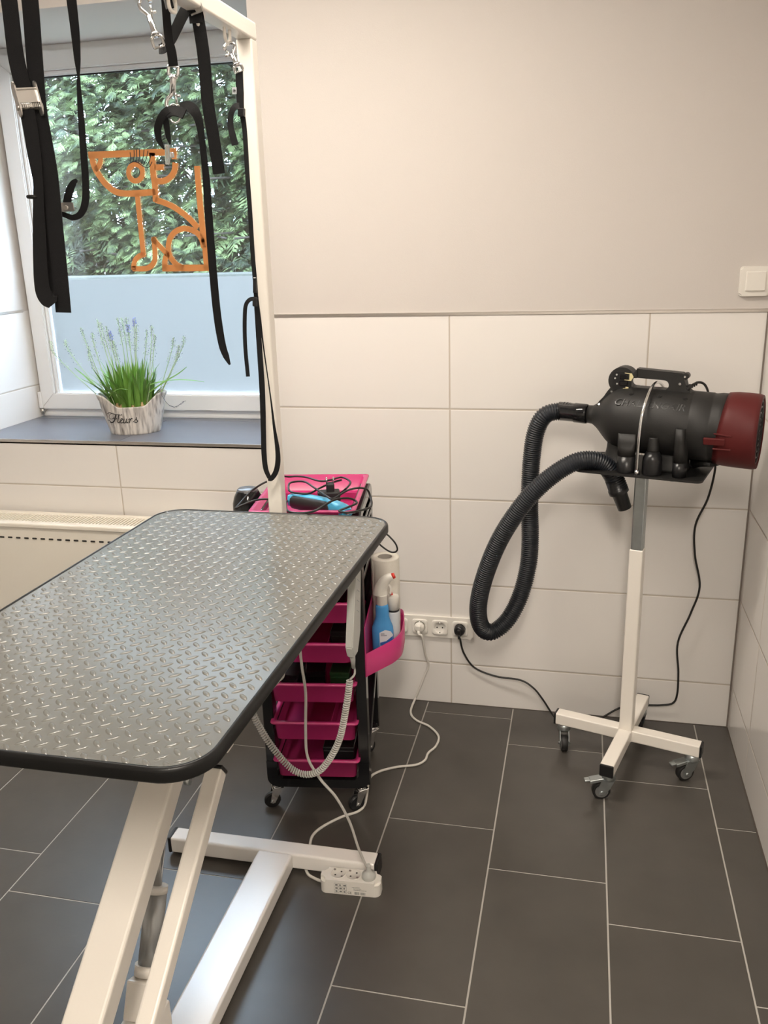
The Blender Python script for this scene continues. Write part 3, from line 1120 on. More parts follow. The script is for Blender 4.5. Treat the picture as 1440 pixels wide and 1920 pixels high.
b.torus(kp, .0085, .0028, 'Z', 18, 8)
b.build('rubber_keeper', 'rubber', s1)

# --- belly strap that ends in a curl with a second cam buckle
s2 = thing('belly_strap', 'narrow black strap curling up into a small buckle, left of the orange dog sticker', 'strap', (AX, -1.44, ZA - .05), group='grooming straps on the overhead bar')
T2 = (AX, -1.44, ZA - .040)
strap(s2, [T2] + [(-0.3425,-1.4400,2.0049),(-0.3401,-1.4400,1.9641),(-0.3400,-1.4400,1.9298),(-0.3401,-1.4400,1.8878),(-0.3418,-1.4400,1.8523),(-0.3432,-1.4400,1.8308),(-0.3450,-1.4400,1.8127),(-0.3473,-1.4400,1.7722),(-0.3503,-1.4400,1.7196),(-0.3533,-1.4400,1.6735),(-0.3588,-1.4400,1.6478),(-0.3693,-1.4400,1.6331),(-0.3831,-1.4400,1.6288),(-0.3938,-1.4400,1.6324),(-0.4046,-1.4400,1.6360)], [.0150, .0150, .0150, .0145, .0130, .0095, .0040, .0060, .0095, .0105, .0110, .0115, .0105, .0085, .0075, .0075], th=.0016)
strap(s2, [(-0.3922,-1.4400,1.6435),(-0.3872,-1.4400,1.6575),(-0.3805,-1.4400,1.6714),(-0.3737,-1.4400,1.6798),(-0.3674,-1.4400,1.6842)], [.0125, .0125, .012, .0095, .004])
b = MB()
bp0 = V((-0.3839,-1.4500,1.6444))
out = rrect(-.0100, .0100, -.0068, .0068, .002, 3)
xx, zz = V((.975, .219, 0)), V((-.05, 0, 1))
b.prism([bp0 + xx * p + zz * q for p, q in out], V((0, -.0012, 0)), V((0, .0012, 0)))
b.cyl(bp0 + V((-.0008, -.005, -.001)), bp0 + V((-.0008, .002, -.001)), .0032, seg=10)
b.build('cam_buckle', 'steel', s2)

# --- double-ended strap: two chrome snap hooks, metal slider, broad hanging tail
s3 = thing('tether_strap', 'broad black strap with square-cut end and two chrome snap hooks, over the dog sticker', 'strap', (AX, -1.02, ZA - .05), group='grooming straps on the overhead bar')
T3 = (AX, -1.02, ZA - .040)
strap(s3, [T3] + [(-0.3328,-1.0100,2.0452),(-0.3313,-1.0100,2.0165),(-0.3272,-1.0100,1.9909),(-0.3221,-1.0100,1.9302),(-0.3211,-1.0100,1.8476),(-0.3154,-1.0100,1.7877),(-0.3093,-1.0100,1.7187)], .0240)
strap(s3, [(-0.3242,-1.0200,2.0093),(-0.3424,-1.0200,2.0116),(-0.3546,-1.0200,1.9999),(-0.3700,-1.0200,1.9785),(-0.3854,-1.0200,1.9586),(-0.3999,-1.0200,1.9485),(-0.4090,-1.0200,1.9473)], [0.0224, 0.0224, 0.0218, 0.0211, 0.0204, 0.0204, 0.0190])
strap(s3, [(AX, -1.13, ZA - .040)] + [(-0.3694,-1.0600,2.0536),(-0.3679,-1.0600,2.0188),(-0.3686,-1.0600,1.9836),(-0.3677,-1.0600,1.9523),(-0.3647,-1.0600,1.9296),(-0.3638,-1.0600,1.9078)], [0.0150, 0.0150, 0.0150, 0.0152, 0.0163, 0.0177, 0.0177])
b = MB()
q = V((-0.3221,-1.0250,2.0080))
for o_ in (-.011, .011):
    b.tube([q + V((-.010, -.004, o_ + .001)), q + V((.010, -.004, o_ + .006))], .002, 8)
b.box(q + V((.006, -.006, .003)), (.015, .005, .021), Euler((0, math.radians(-15), 0)), .0015, 1)
b.build('slider', 'steel', s3)
snap_hook(s3, (-0.4269,-1.0300,2.0357), (-0.4027,-1.0300,1.9487), 1, w=.020)
snap_hook(s3, (-0.3788,-1.0500,1.8343), (-0.3684,-1.0500,1.9098), 1, w=.018)

# --- soft loop hanging from the lower hook
s4 = thing('neck_loop', 'thin black strap loop on a chrome ring with clear clip and long pointed tail', 'strap', (-0.3696,-1.0600,1.8335), group='grooming straps on the overhead bar')
b = MB()
rc = V((-0.3704,-1.0600,1.8260))
R4 = []
for i in range(25):
    a = 2 * PI * i / 24
    R4.append(rc + V((.975, .219, 0)) * .0105 * math.cos(a) + V((-.02, 0, 1)) * .0165 * math.sin(a))
b.tube(R4, .0017, 8)
b.build('d_ring', 'chrome', s4)
b = MB()
b.ribbon(catmull([(-0.3821,-1.0700,1.8264),(-0.3708,-1.0700,1.8294),(-0.3577,-1.0700,1.8278),(-0.3451,-1.0700,1.8224)], 6), .019, HN, .004)
b.build('band', 'web', s4)
strap(s4, [(-0.3747,-1.0750,1.8318),(-0.3841,-1.0750,1.8258),(-0.3931,-1.0750,1.8151),(-0.4003,-1.0750,1.8005),(-0.4011,-1.0750,1.7835),(-0.3968,-1.0750,1.7719),(-0.3912,-1.0750,1.7621)], [0.0133, 0.0146, 0.0153, 0.0146, 0.0120, 0.0086, 0.0027])
strap(s4, [(-0.3872,-1.0650,1.8329),(-0.3877,-1.0650,1.8179),(-0.3863,-1.0650,1.8009),(-0.3848,-1.0650,1.7837),(-0.3828,-1.0650,1.7712)], [0.0120, 0.0120, 0.0113, 0.0093, 0.0027])
strap(s4, [(-0.3573,-1.0600,1.8346),(-0.3416,-1.0600,1.8374),(-0.3293,-1.0600,1.8293),(-0.3221,-1.0600,1.8130),(-0.3190,-1.0600,1.7884),(-0.3172,-1.0600,1.7503),(-0.3162,-1.0600,1.7021),(-0.3173,-1.0600,1.6432),(-0.3180,-1.0600,1.5627),(-0.3176,-1.0600,1.4799),(-0.3154,-1.0600,1.4269),(-0.3109,-1.0600,1.3861),(-0.3046,-1.0600,1.3643),(-0.2979,-1.0600,1.3469)], [0.0173, 0.0199, 0.0199, 0.0160, 0.0126, 0.0120, 0.0140, 0.0153, 0.0157, 0.0157, 0.0157, 0.0149, 0.0126, 0.0040])
b = MB()
cc = V((-0.3880,-1.0700,1.7528))
b.box(cc, (.0095, .006, .036), Euler((0, math.radians(4), 0)), .002, 2)
b.box(cc + V((.010, -.001, -.001)), (.008, .006, .010), None, .0015, 1)
b.build('clear_clip', 'clear', s4)

# --- grooming noose beside the post
s5 = thing('grooming_noose', 'long thin black noose hanging in a loop beside the white post', 'noose', (AX, -.865, ZA - .05), group='grooming straps on the overhead bar')
snap_hook(s5, (AX, -.865, ZA - .046), (-0.3069,-0.8650,1.9269), -1, w=.016)
strap(s5, [(-0.3069,-0.8650,1.9279),(-0.3083,-0.8650,1.9109),(-0.3091,-0.8650,1.8857),(-0.3100,-0.8650,1.8602),(-0.3077,-0.8650,1.8447),(-0.3054,-0.8650,1.8291),(-0.3044,-0.8650,1.7957),(-0.3053,-0.8650,1.7238),(-0.3051,-0.8650,1.6480),(-0.3058,-0.8650,1.5591),(-0.3047,-0.8650,1.5080),(-0.3049,-0.8650,1.4723)], [0.0146, 0.0159, 0.0159, 0.0146, 0.0116, 0.0104, 0.0098, 0.0095, 0.0095, 0.0095, 0.0095, 0.0095])
strap(s5, [(-0.3103,-0.8700,1.8616),(-0.3200,-0.8700,1.8601),(-0.3279,-0.8700,1.8514),(-0.3328,-0.8700,1.8362),(-0.3330,-0.8700,1.8196),(-0.3296,-0.8700,1.8028),(-0.3262,-0.8700,1.7858)], [0.0122, 0.0122, 0.0116, 0.0122, 0.0128, 0.0140, 0.0144])
strap(s5, [(-0.3051,-0.8720,1.4681),(-0.3179,-0.8720,1.4660),(-0.3276,-0.8720,1.4545),(-0.3320,-0.8720,1.4312),(-0.3356,-0.8720,1.3865),(-0.3364,-0.8720,1.3446),(-0.3351,-0.8720,1.2950)], .0088)
strap(s5, [(-0.3038,-0.8680,1.4725),(-0.3038,-0.8680,1.4213),(-0.3040,-0.8680,1.3501),(-0.3042,-0.8680,1.2774),(-0.3062,-0.8680,1.2156),(-0.3085,-0.8680,1.1652),(-0.3109,-0.8680,1.1142),(-0.3095,-0.8680,1.0780),(-0.3019,-0.8680,1.0548)], [0.0104, 0.0116, 0.0122, 0.0128, 0.0128, 0.0122, 0.0122, 0.0116, 0.0098])
strap(s5, [(-0.3035,-0.8620,1.4721),(-0.2998,-0.8620,1.4207),(-0.2965,-0.8620,1.3614),(-0.2918,-0.8620,1.3010),(-0.2871,-0.8620,1.2396),(-0.2836,-0.8620,1.1771),(-0.2792,-0.8620,1.1263),(-0.2801,-0.8620,1.0929),(-0.2871,-0.8620,1.0680),(-0.2989,-0.8620,1.0520),(-0.3069,-0.8620,1.0517)], [0.0049, 0.0043, 0.0031, 0.0024, 0.0031, 0.0061, 0.0104, 0.0122, 0.0122, 0.0116, 0.0104])
for uv, sx, sz in (((-0.3074,-0.8680,1.8484), .0145, .017), ((-0.3059,-0.8680,1.4609), .0115, .020)):
    b = MB()
    b.box(uv, (sx, .010, sz), Euler((0, math.radians(5), 0)), .002, 2)
    b.build('slider', 'black', s5)
b = MB()
b.box((-0.3044,-0.8680,1.4967), (.0085, .006, .034), Euler((0, math.radians(4), 0)), .0015, 1)
b.build('strap_sleeve', 'black', s5)
b = MB()
tg = V((-0.3200,-0.8680,1.8910))
b.box(tg, (.0095, .0008, .013), Euler((0, math.radians(3), 0)))
tgo = b.build('sewn_label', 'label', s5)
b = MB()
b.cyl(tg + V((0, -.0005, 0)), tg + V((0, -.0010, 0)), .0018, seg=10)
for k in range(8):
    a = 2 * PI * k / 8
    b.sphere(tg + V((.0029 * math.cos(a), -.0008, .0029 * math.sin(a))), .0008, 6, 4)
b.build('printed_emblem', 'ink', tgo)

# ================================================================== TROLLEY
TA = math.radians(8)
TL = (-.288, -.677, 0)
tr = thing('salon_trolley', 'black salon trolley on castors with stacked bright pink drawers beyond the table', 'trolley', TL, (0, 0, TA))
tw = WM[tr.name]
def tl(x, y, z):
    return tw @ V((x, y, z))
DP = .335
for s in (-1, 1):
    b = MB()
    x0, x1 = (.119, .149) if s > 0 else (-.149, -.119)
    def yz(pts):
        b.prism([(x0, y, z) for y, z in pts], (0, 0, 0), (x1 - x0, 0, 0))
    yz([(0, .10), (.012, .078), (.045, .078), (.050, .10), (.046, .86), (0, .86)])                      # front post
    yz([(DP - .035, .12), (DP - .02, .088), (DP, .088), (DP + .004, .12), (DP, .86), (DP - .042, .86)])  # rear post
    yz([(0, .86), (.046, .86), (.075, .885), (.245, .885), (.293, .86), (DP, .86), (DP - .004, .885), (DP - .02, .902), (DP - .045, .910), (.05, .905), (.02, .893), (.004, .878)])
    yz([(.046, .70), (.293, .70), (.293, .715), (.046, .715)])
    yz([(.048, .16), (.30, .30), (.30, .33), (.048, .19)])
    for zz_ in (.86, .835, .81, .785):
        yz([(.046, zz_ - .016), (.293, zz_ - .016), (.293, zz_ - .004), (.046, zz_ - .004)])
    bmesh.ops.bevel(b.bm, geom=list(b.bm.edges), offset=.0022, segments=1, affect='EDGES')
    b.mi = 0
    # drawer runners
    xi = x0 if s > 0 else x1
    for k in range(6):
        zr = .166 + .121 * k
        b.box((xi - s * .004, DP / 2, zr), (.010, DP - .03, .006), None, .001, 1)
    b.build('side_frame', 'black_gloss', tr, local=True)
b = MB()
U = [(-.149, .16)] + [(-.119 - .030 * math.cos(math.radians(a)), .106 - .030 * math.sin(math.radians(a))) for a in range(0, 91, 15)] + [(.119 + .030 * math.sin(math.radians(a)), .106 - .030 * math.cos(math.radians(a))) for a in range(0, 91, 15)] + [(.149, .16), (.118, .16), (.118, .116), (.106, .103), (-.106, .103), (-.118, .116), (-.118, .16)]
b.prism([(x, -.002, z) for x, z in U], (0, 0, 0), (0, .036, 0))
b.box2((-.146, DP - .03, .088), (.146, DP - .006, .108), .006, 2)
b.box2((-.08, .03, .080), (-.065, DP - .03, .090), .002, 1)
b.box2((.065, .03, .080), (.08, DP - .03, .090), .002, 1)
b.build('base_bar', 'black_gloss', tr, local=True)
b = MB()
b.box2((-.126, DP - .012, .14), (.126, DP - .006, .84), .002, 1)
b.build('back_panel', 'black', tr, local=True)

def tray(b, w0, w1, y0, y1, z0, z1, lip, t=.003, dy=.006):
    # open tapered tray: w0 bottom half width, w1 top half width
    def ring(hw, ya, yb, z):
        return [(x, y, z) for x, y in rrect(-hw, hw, ya, yb, .012, 4)]
    rs = [ring(w0 - .006, y0 + dy + .005, y1 - dy - .005, z0), ring(w0, y0 + dy, y1 - dy, z0 + .004), ring(w1, y0, y1, z1 - .007), ring(w1 + lip, y0 - lip, y1 + lip, z1 - .006), ring(w1 + lip + .001, y0 - lip - .001, y1 + lip + .001, z1 - .003), ring(w1 + lip, y0 - lip, y1 + lip, z1),
          ring(w1 - t, y0 + t, y1 - t, z1), ring(w0 - t, y0 + dy + t, y1 - dy - t, z0 + .005), ring(w0 - .02, y0 + dy + .02, y1 - dy - .02, z0 + .0035)]
    b.rings(rs, True, True)
DZ = [.178, .299, .419, .542, .661, .780]
for k, z in enumerate(DZ):
    b = MB()
    tray(b, .1115, .1155, -.014, .285, z - .064, z, .009)
    if k in (1, 3, 4):
        for xd in (-.035, .045):
            b.box2((xd - .001, .008, z - .060), (xd + .001, .287, z - .010))
    b.build('drawer', 'pink', tr, local=True)
b = MB()
tray(b, .118, .132, -.018, .345, .872, .922, .008)
b.box2((-.116, .225, .875), (.116, .228, .900))
b.build('top_tray', 'pink', tr, local=True)
# side basket (right) and its twin on the left that carries the canister
def basket(name, outline, z0, z1a, z1b, local_parent):
    b = MB()
    N = len(outline)
    # outline: open polyline of (x, y); back runs along the frame
    t = .003
    P = catmull([(x, y, 0) for x, y in outline], 6)
    A, B, C, D = [], [], [], []
    for i, p in enumerate(P):
        a, c = P[max(0, i - 1)], P[min(len(P) - 1, i + 1)]
        tt = (c - a).normalized()
        n = V((tt.y, -tt.x, 0))
        zt = z1a + (z1b - z1a) * i / (len(P) - 1)
        A.append((p.x, p.y, z0))
        B.append((p.x, p.y, zt))
        C.append((p.x - n.x * t, p.y - n.y * t, zt))
        D.append((p.x - n.x * t, p.y - n.y * t, z0 + t))
    b.rings([A, B, C, D], False, False)
    bm = b.bm
    f = bm.faces.new([bm.verts.new(p) for p in A])
    f2 = bm.faces.new([bm.verts.new(p) for p in D])
    return b.build(name, 'pink', local_parent, local=True)
BZ = .432
basket('side_basket', [(.149, .002), (.174, .033), (.199, .064), (.222, .095), (.240, .140), (.244, .20), (.242, .26), (.226, .308), (.149, .318)], BZ, BZ + .068, BZ + .075, tr)
b = MB()
b.box2((.1485, .0, BZ), (.152, .318, BZ + .15), .001, 1)
b.build('basket_back_plate', 'pink', tr, local=True)
basket('side_basket', [(-.149, .335), (-.215, .315), (-.240, .25), (-.240, .16), (-.215, .10), (-.149, .08)], .735, .78, .78, tr)
# castors
def castor(px, py, ang, top, R=.0245, w=.017):
    c = bpy.data.objects.new('castor', None)
    COL.objects.link(c)
    c.parent = tr
    c.location = (px, py, 0)
    WM[c.name] = tw @ Matrix.Translation((px, py, 0))
    ca, sa = math.cos(ang), math.sin(ang)
    off = V((ca * .018, sa * .018, 0))           # trail
    axd = V((-sa, ca, 0))
    wc = off + V((0, 0, R))
    b = MB()
    b.cyl(wc - axd * w / 2, wc + axd * w / 2, R * .90, seg=26)
    b.tube([wc - axd * w * .30, wc - axd * w * .2, wc + axd * w * .2, wc + axd * w * .30], [R * .95, R, R, R * .95], 26)
    b.build('wheel', 'black', c, local=True)
    b = MB()
    for s in (-1, 1):
        o_ = axd * s * (w / 2 + .003)
        b.prism([o_ + V((ca * .016, sa * .016, top - .012)) , o_ + V((-ca * .014, -sa * .014, top - .012)), o_ + off + V((-ca * .006, -sa * .006, R - .006)), o_ + off + V((ca * .008, sa * .008, R - .004))], -axd * .001, axd * .001)
    b.box((0, 0, top - .011), (.034, .034, .003), Euler((0, 0, ang)), .001, 1)
    b.cyl((0, 0, top - .011), (0, 0, top), .013, seg=18)
    b.cyl(wc - axd * (w / 2 + .008), wc + axd * (w / 2 + .008), .0042, seg=10)
    b.build('fork', 'chrome', c, local=True)
castor(-.125, .016, math.radians(200), .078)
castor(.122, .016, math.radians(215), .078)
castor(.125, DP - .016, math.radians(230), .088)
castor(-.125, DP - .016, math.radians(160), .088)

# ------------------------------------------------------------------ things on the trolley
roll = thing('paper_roll', 'white kitchen paper roll standing in the pink side basket', 'paper roll', tl(.192, .222, BZ))
b = MB()
z0, z1 = BZ + .0035, .708
c = tl(.192, .222, 0)
b.lathe([(.0215, z0), (.0405, z0), (.0415, z0 + .003), (.0415, z1 - .003), (.0405, z1), (.0215, z1), (.0215, z0)], (c.x, c.y, 0), 'Z', 40, cap=False)
b.tube([(c.x - .0300, c.y - .0295, z0 + .005), (c.x - .0300, c.y - .0295, z1 - .004)], .0009, 6)
b.build('paper', 'paper', roll)
b = MB()
b.lathe([(.0213, z0), (.0213, z1 - .0005), (.0197, z1 - .0005), (.0197, z0), (.0213, z0)], (c.x, c.y, 0), 'Z', 30, cap=False)
b.build('cardboard_core', 'card', roll)

sb = tl(.189, .118, BZ + .0035)
SPS = 1.09
spr = thing('spray_bottle', 'blue spray bottle with white trigger head and red nozzle in the pink basket', 'spray bottle', tuple(sb), (0, 0, math.radians(14)))
def oval(prof, b, seg=28, pw=2.6):
    rs = []
    for ax_, ay_, z in prof:
        r = []
        for k in range(seg):
            a = 2 * PI * k / seg
            ca, sa = math.cos(a), math.sin(a)
            r.append((ax_ * abs(ca) ** (2 / pw) * (1 if ca >= 0 else -1), ay_ * abs(sa) ** (2 / pw) * (1 if sa >= 0 else -1), z))
        rs.append(r)
    b.rings(rs)
b = MB()
oval([(.026, .018, 0), (.0285, .0205, .004), (.0285, .0205, .085), (.0275, .0195, .098), (.0235, .0175, .110), (.0195, .0160, .122), (.0175, .0150, .135), (.0172, .0148, .160), (.0150, .0135, .166), (.0120, .0120, .168)], b)
b.build('bottle_body', 'blue_liquid', spr, local=True)
b = MB()
b.prism([(x, -.0208, z) for x, z in [(-.009, .006), (.026, .006), (.026, .082), (.020, .092), (.006, .096), (-.009, .088)]], (0, 0, 0), (0, -.0006, 0))
lb = b.build('front_label', 'label', spr, local=True)
b = MB()
b.prism([(x, -.0217, z) for x, z in [(-.008, .048), (.008, .052), (.0255, .066), (.0255, .078), (.008, .062), (-.008, .058)]], (0, 0, 0), (0, -.0004, 0))
b.build('label_stripe', 'label_blue', lb, local=True)
b = MB()
for z, x0, x1 in ((.083, -.006, .004), (.078, -.006, .010)):
    b.box2((x0, -.0221, z), (x1, -.0217, z + .0035))
b.build('label_heading', 'label_grey', lb, local=True)
b = MB()
for z, x0, x1 in ((.040, -.006, .022), (.034, -.006, .020), (.028, -.006, .022), (.022, -.006, .018), (.016, -.006, .021)):
    b.box2((x0, -.0221, z), (x1, -.0217, z + .0018))
b.build('label_print', 'label_grey', lb, local=True)
b = MB()
oval([(.0135, .0125, .166), (.0150, .0140, .168), (.0150, .0140, .194), (.0155, .0145, .196)], b, 24, 2.0)
b.build('screw_collar', 'white_plastic', spr, local=True)
b = MB()
# trigger head: arched shroud reaching forward to the nozzle
P = catmull([(-.004, 0, .194), (-.002, 0, .212), (.005, 0, .230), (.016, 0, .244), (.029, 0, .250)], 5)
rs = []
for i, p in enumerate(P):
    t = i / (len(P) - 1)
    a = P[max(0, i - 1)]
    c2 = P[min(len(P) - 1, i + 1)]
    tt = (c2 - a).normalized()
    nn = V((tt.z, 0, -tt.x))
    hw, hh = .0135 * (1 - .35 * t), .0205 * (1 - .50 * t)
    rs.append([p + V((0, 1, 0)) * hw * math.cos(2 * PI * k / 18) + nn * hh * math.sin(2 * PI * k / 18) for k in range(18)])
b.rings(rs)
b.build('trigger_head', 'white_plastic', spr, local=True)
b = MB()
e0, e1 = P[-1], P[-1] + (P[-1] - P[-2]).normalized() * .007
b.cyl(e0, e1, .0088, .0075, 16)
b.build('nozzle', 'red_plastic', spr, local=True)
b = MB()
b.tube([(.016, 0, .228), (.024, 0, .214), (.022, 0, .196)], .0035, 8, n=4)
b.build('trigger', 'white_plastic', spr, local=True)

spr.scale = (SPS, SPS, 1.0)

wb = tl(.218, .150, BZ + .0035)
wbt = thing('lotion_bottle', 'white cylindrical bottle with dark ring half hidden behind the blue spray bottle', 'bottle', tuple(wb))
b = MB()
b.lathe([(.016, 0), (.0185, .003), (.0185, .128), (.0175, .134)], (0, 0, 0), 'Z', 26)
b.build('bottle_body', 'label', wbt, local=True)
b = MB()
b.lathe([(.0180, .134), (.0182, .137), (.0180, .139)], (0, 0, 0), 'Z', 26)
b.build('dark_ring', 'black', wbt, local=True)
b = MB()
b.lathe([(.0172, .139), (.0172, .176), (.0160, .180), (.004, .183)], (0, 0, 0), 'Z', 26)
b.build('cap', 'white_plastic', wbt, local=True)
b = MB()
b.box((-.004, -.002, .186), (.007, .007, .014), Euler((0, math.radians(-20), 0)), .001, 1)
b.build('spout', 'red_plastic', wbt, local=True)

# black canister on the left
cn = tl(-.196, .205, .738)
can = thing('canister', 'black tapered plastic canister with grey lid beside the pink top tray', 'canister', tuple(cn))
b = MB()
b.lathe([(.034, 0), (.041, .004), (.0455, .09), (.0445, .140), (.039, .160), (.0315, .175), (.0295, .178)], (0, 0, 0), 'Z', 32)
b.build('body', 'black_gloss', can, local=True)
b = MB()
b.lathe([(.0298, .177), (.0296, .180), (.026, .183), (.0001, .1835)], (0, 0, 0), 'Z', 32, cap=False)
b.build('lid', 'galv_dark', can, local=True)
M['lid_grey'] = mat('dark_grey_lid', (0.10, 0.10, 0.105), 0.3)
can.children[1].data.materials[0] = M['lid_grey']

# blue clipper lying in the top tray
CLZ = .905
clp = thing('hair_clipper', 'turquoise blue hair clipper with black grip lying in the pink top tray', 'clipper', (-0.2775,-0.5777,0.9050))
CPX = [(-0.3597,-0.5860,0.9150),(-0.3421,-0.5838,0.9150),(-0.3021,-0.5993,0.9150),(-0.2600,-0.6142,0.9150),(-0.2174,-0.6335,0.9150),(-0.1857,-0.6585,0.9150),(-0.1657,-0.6796,0.9150)]
CR = [(.014, .014), (.0235, .021), (.026, .023), (.0250, .022), (.0235, .020), (.0240, .018), (.015, .011)]
P = catmull(CPX, 5)
RR = []
for i in range(len(CR) - 1):
    for k in range(5):
        t = k / 5
        RR.append((CR[i][0] * (1 - t) + CR[i + 1][0] * t, CR[i][1] * (1 - t) + CR[i + 1][1] * t))
RR.append(CR[-1])
b = MB()
rs = []
for i, p in enumerate(P):
    a, c2 = P[max(0, i - 1)], P[min(len(P) - 1, i + 1)]
    tt = (c2 - a).normalized()
    sd = tt.cross(V((0, 0, 1))).normalized()
    rs.append([p + sd * RR[i][0] * math.cos(2 * PI * k / 20) + V((0, 0, 1)) * RR[i][1] * math.sin(2 * PI * k / 20) for k in range(20)])
b.rings(rs)
b.build('casing', 'clipper_blue', clp)
b = MB()
rs = []
for i, p in enumerate(P):
    if i < 4 or i > len(P) - 10:
        continue
    a, c2 = P[max(0, i - 1)], P[min(len(P) - 1, i + 1)]
    tt = (c2 - a).normalized()
    sd = tt.cross(V((0, 0, 1))).normalized()
    k0 = min(1.0, (i - 3) / 3, (len(P) - 9 - i) / 3)
    rr_ = []
    for k in range(9):
        a2 = math.radians(-12 - 65 * k0 + 130 * k0 * k / 8)
        rr_.append(p + sd * (RR[i][0] + .0008) * math.cos(a2) + V((0, 0, 1)) * (RR[i][1] + .0008) * math.sin(a2))
    rs.append(rr_)
b.rings(rs, False, False)
b.build('black_grip', 'black_matte', clp, solid=.0012)
b = MB()
e0 = P[-1]
d0 = (P[-1] - P[-3]).normalized()
b.box(e0 + d0 * .004 + V((0, 0, .004)), (.020, .024, .004), Euler((0, 0, math.atan2(d0.y, d0.x))), .001, 1)
for k in range(8):
    sd = d0.cross(V((0, 0, 1)))
    b.box(e0 + d0 * .016 + sd * (-.0105 + .003 * k) + V((0, 0, .004)), (.008, .0014, .002), Euler((0, 0, math.atan2(d0.y, d0.x))))
b.build('blade', 'chrome', clp)
b = MB()
CC = [tuple(CPX[0])] + [(-0.3438,-0.6486,0.9250),(-0.3160,-0.7131,0.9250),(-0.2771,-0.7430,0.9300),(-0.2164,-0.7984,0.9550),(-0.1862,-0.7353,0.9650),(-0.1623,-0.6958,0.9600),(-0.1460,-0.6789,0.9500),(-0.1391,-0.6901,0.9450),(-0.1538,-0.7299,0.9450),(-0.1699,-0.7432,0.9400),(-0.1366,-0.7688,0.9450),(-0.1073,-0.6953,0.9350),(-0.1107,-0.6407,0.9300),(-0.1283,-0.5846,0.9350),(-0.1342,-0.5934,0.9550),(-0.1470,-0.6331,0.9700),(-0.1758,-0.6446,0.9650),(-0.2001,-0.6881,0.9550),(-0.2301,-0.6496,0.9500),(-0.2899,-0.5602,0.9450),(-0.3460,-0.4809,0.9400),(-0.3804,-0.4966,0.9400)] + [(-0.3682,-0.5516,0.9400),(-0.3500,-0.5875,0.9400),(-0.3230,-0.6001,0.9400),(-0.2940,-0.5965,0.9400),(-0.2807,-0.5410,0.9400),(-0.2637,-0.4827,0.9400),(-0.2443,-0.4514,0.9400)]
b.tube(CC, .0029, 8, n=7)
b.build('power_cord', 'cord_black', clp)

# plug-in adapter with its flex
ad = thing('power_adapter', 'black plug-in power adapter lying in the pink tray with its two pins up', 'adapter', (-0.2621,-0.5328,0.9000))
ac = V((-0.2615,-0.5234,0.9050))
b = MB()
b.box(ac + V((0, 0, .008)), (.062, .040, .030), Euler((0, 0, math.radians(20))), .004, 2)
b.box(ac + V((.005, .0, .032)), (.022, .026, .028), Euler((0, 0, math.radians(20))), .004, 2)
b.build('housing', 'black_matte', ad)
b = MB()
for s in (-1, 1):
    p = ac + V((.005 + s * .009, s * .003, .044))
    b.cyl(p, p + V((0, 0, .018)), .0022, seg=8)
b.build('plug_pin', 'chrome', ad)
b = MB()
AC = [tuple(ac + V((.025, .012, .01)))] + [(-0.2021,-0.5496,0.9450),(-0.2061,-0.4944,0.9450),(-0.2271,-0.4564,0.9450),(-0.2500,-0.4414,0.9450),(-0.2585,-0.5092,0.9550),(-0.2851,-0.5238,0.9550),(-0.3467,-0.4526,0.9450),(-0.3814,-0.4446,0.9450),(-0.3981,-0.4525,0.9450),(-0.4147,-0.4865,0.9550),(-0.4063,-0.5827,0.9700),(-0.4240,-0.6107,0.9650),(-0.4535,-0.6179,0.9450),(-0.4649,-0.6506,0.9300),(-0.4656,-0.6841,0.9250),(-0.4620,-0.7081,0.9250),(-0.4503,-0.6989,0.9300),(-0.4208,-0.6844,0.9400),(-0.3913,-0.6827,0.9450),(-0.3700,-0.6729,0.9400),(-0.3449,-0.6706,0.9300)]
b.tube(AC, .0028, 8, n=7)
b.build('flex', 'cord_black', ad)

# black lead looping out past the trolley's right side
lo = thing('spare_lead', 'black lead looped out over the trolley edge above the paper roll', 'cord', tl(.14, .2, .80))
b = MB()
b.tube([tuple(tl(.135, .05, .845)), tuple(tl(.150, .10, .850))] + [(-0.1170,-0.4700,0.7922),(-0.0988,-0.4700,0.7771),(-0.0868,-0.4700,0.7616),(-0.0825,-0.4700,0.7458),(-0.0889,-0.4700,0.7374),(-0.1014,-0.4700,0.7367),(-0.1183,-0.4700,0.7456),(-0.1366,-0.4700,0.7608),(-0.1517,-0.4700,0.7778)] + [tuple(tl(.135, .10, .82)), tuple(tl(.120, .08, .80))], .0025, 8, n=7)
b.build('flex', 'cord_black', lo)

# things inside the open drawers
def small(name, label, cat, x, y, z, sx, sy, sz, m, rz=0.0, grp='small things in the drawers'):
    t = thing(name, label, cat, tuple(tl(x, y, z)), (0, 0, TA + rz), grp)
    b = MB()
    b.box2((-sx / 2, -sy / 2, 0), (sx / 2, sy / 2, sz * .8), .002, 1)
    b.build('case', m, t, local=True)
    b = MB()
    b.box2((-sx / 2 - .001, -sy / 2 - .001, sz * .8), (sx / 2 + .001, sy / 2 + .001, sz), .002, 1)
    b.build('lid', m, t, local=True)
small('storage_box', 'dark green box in the fourth pink drawer from the bottom', 'box', .070, .07, .3588 + .0, .055, .06, .066, 'green')
small('storage_box', 'black box in the middle of the drawer beside the dark green box', 'box', -.005, .09, .3588, .055, .08, .062, 'black_gloss', .1)
small('storage_box', 'black box on the left of the drawer beside the dark green box', 'box', -.070, .08, .3588, .050, .09, .058, 'black', -.1)
small('storage_box', 'black box in the pink drawer one above the green box', 'box', .075, .10, .4818, .05, .12, .070, 'black')
small('storage_box', 'black box in the highest pink drawer seen under the table edge', 'box', .02, .12, .6008, .12, .16, .075, 'black_gloss')
small('storage_box', 'black box at the right in the lowest pink drawer', 'box', .055, .14, .1178, .09, .18, .060, 'black')

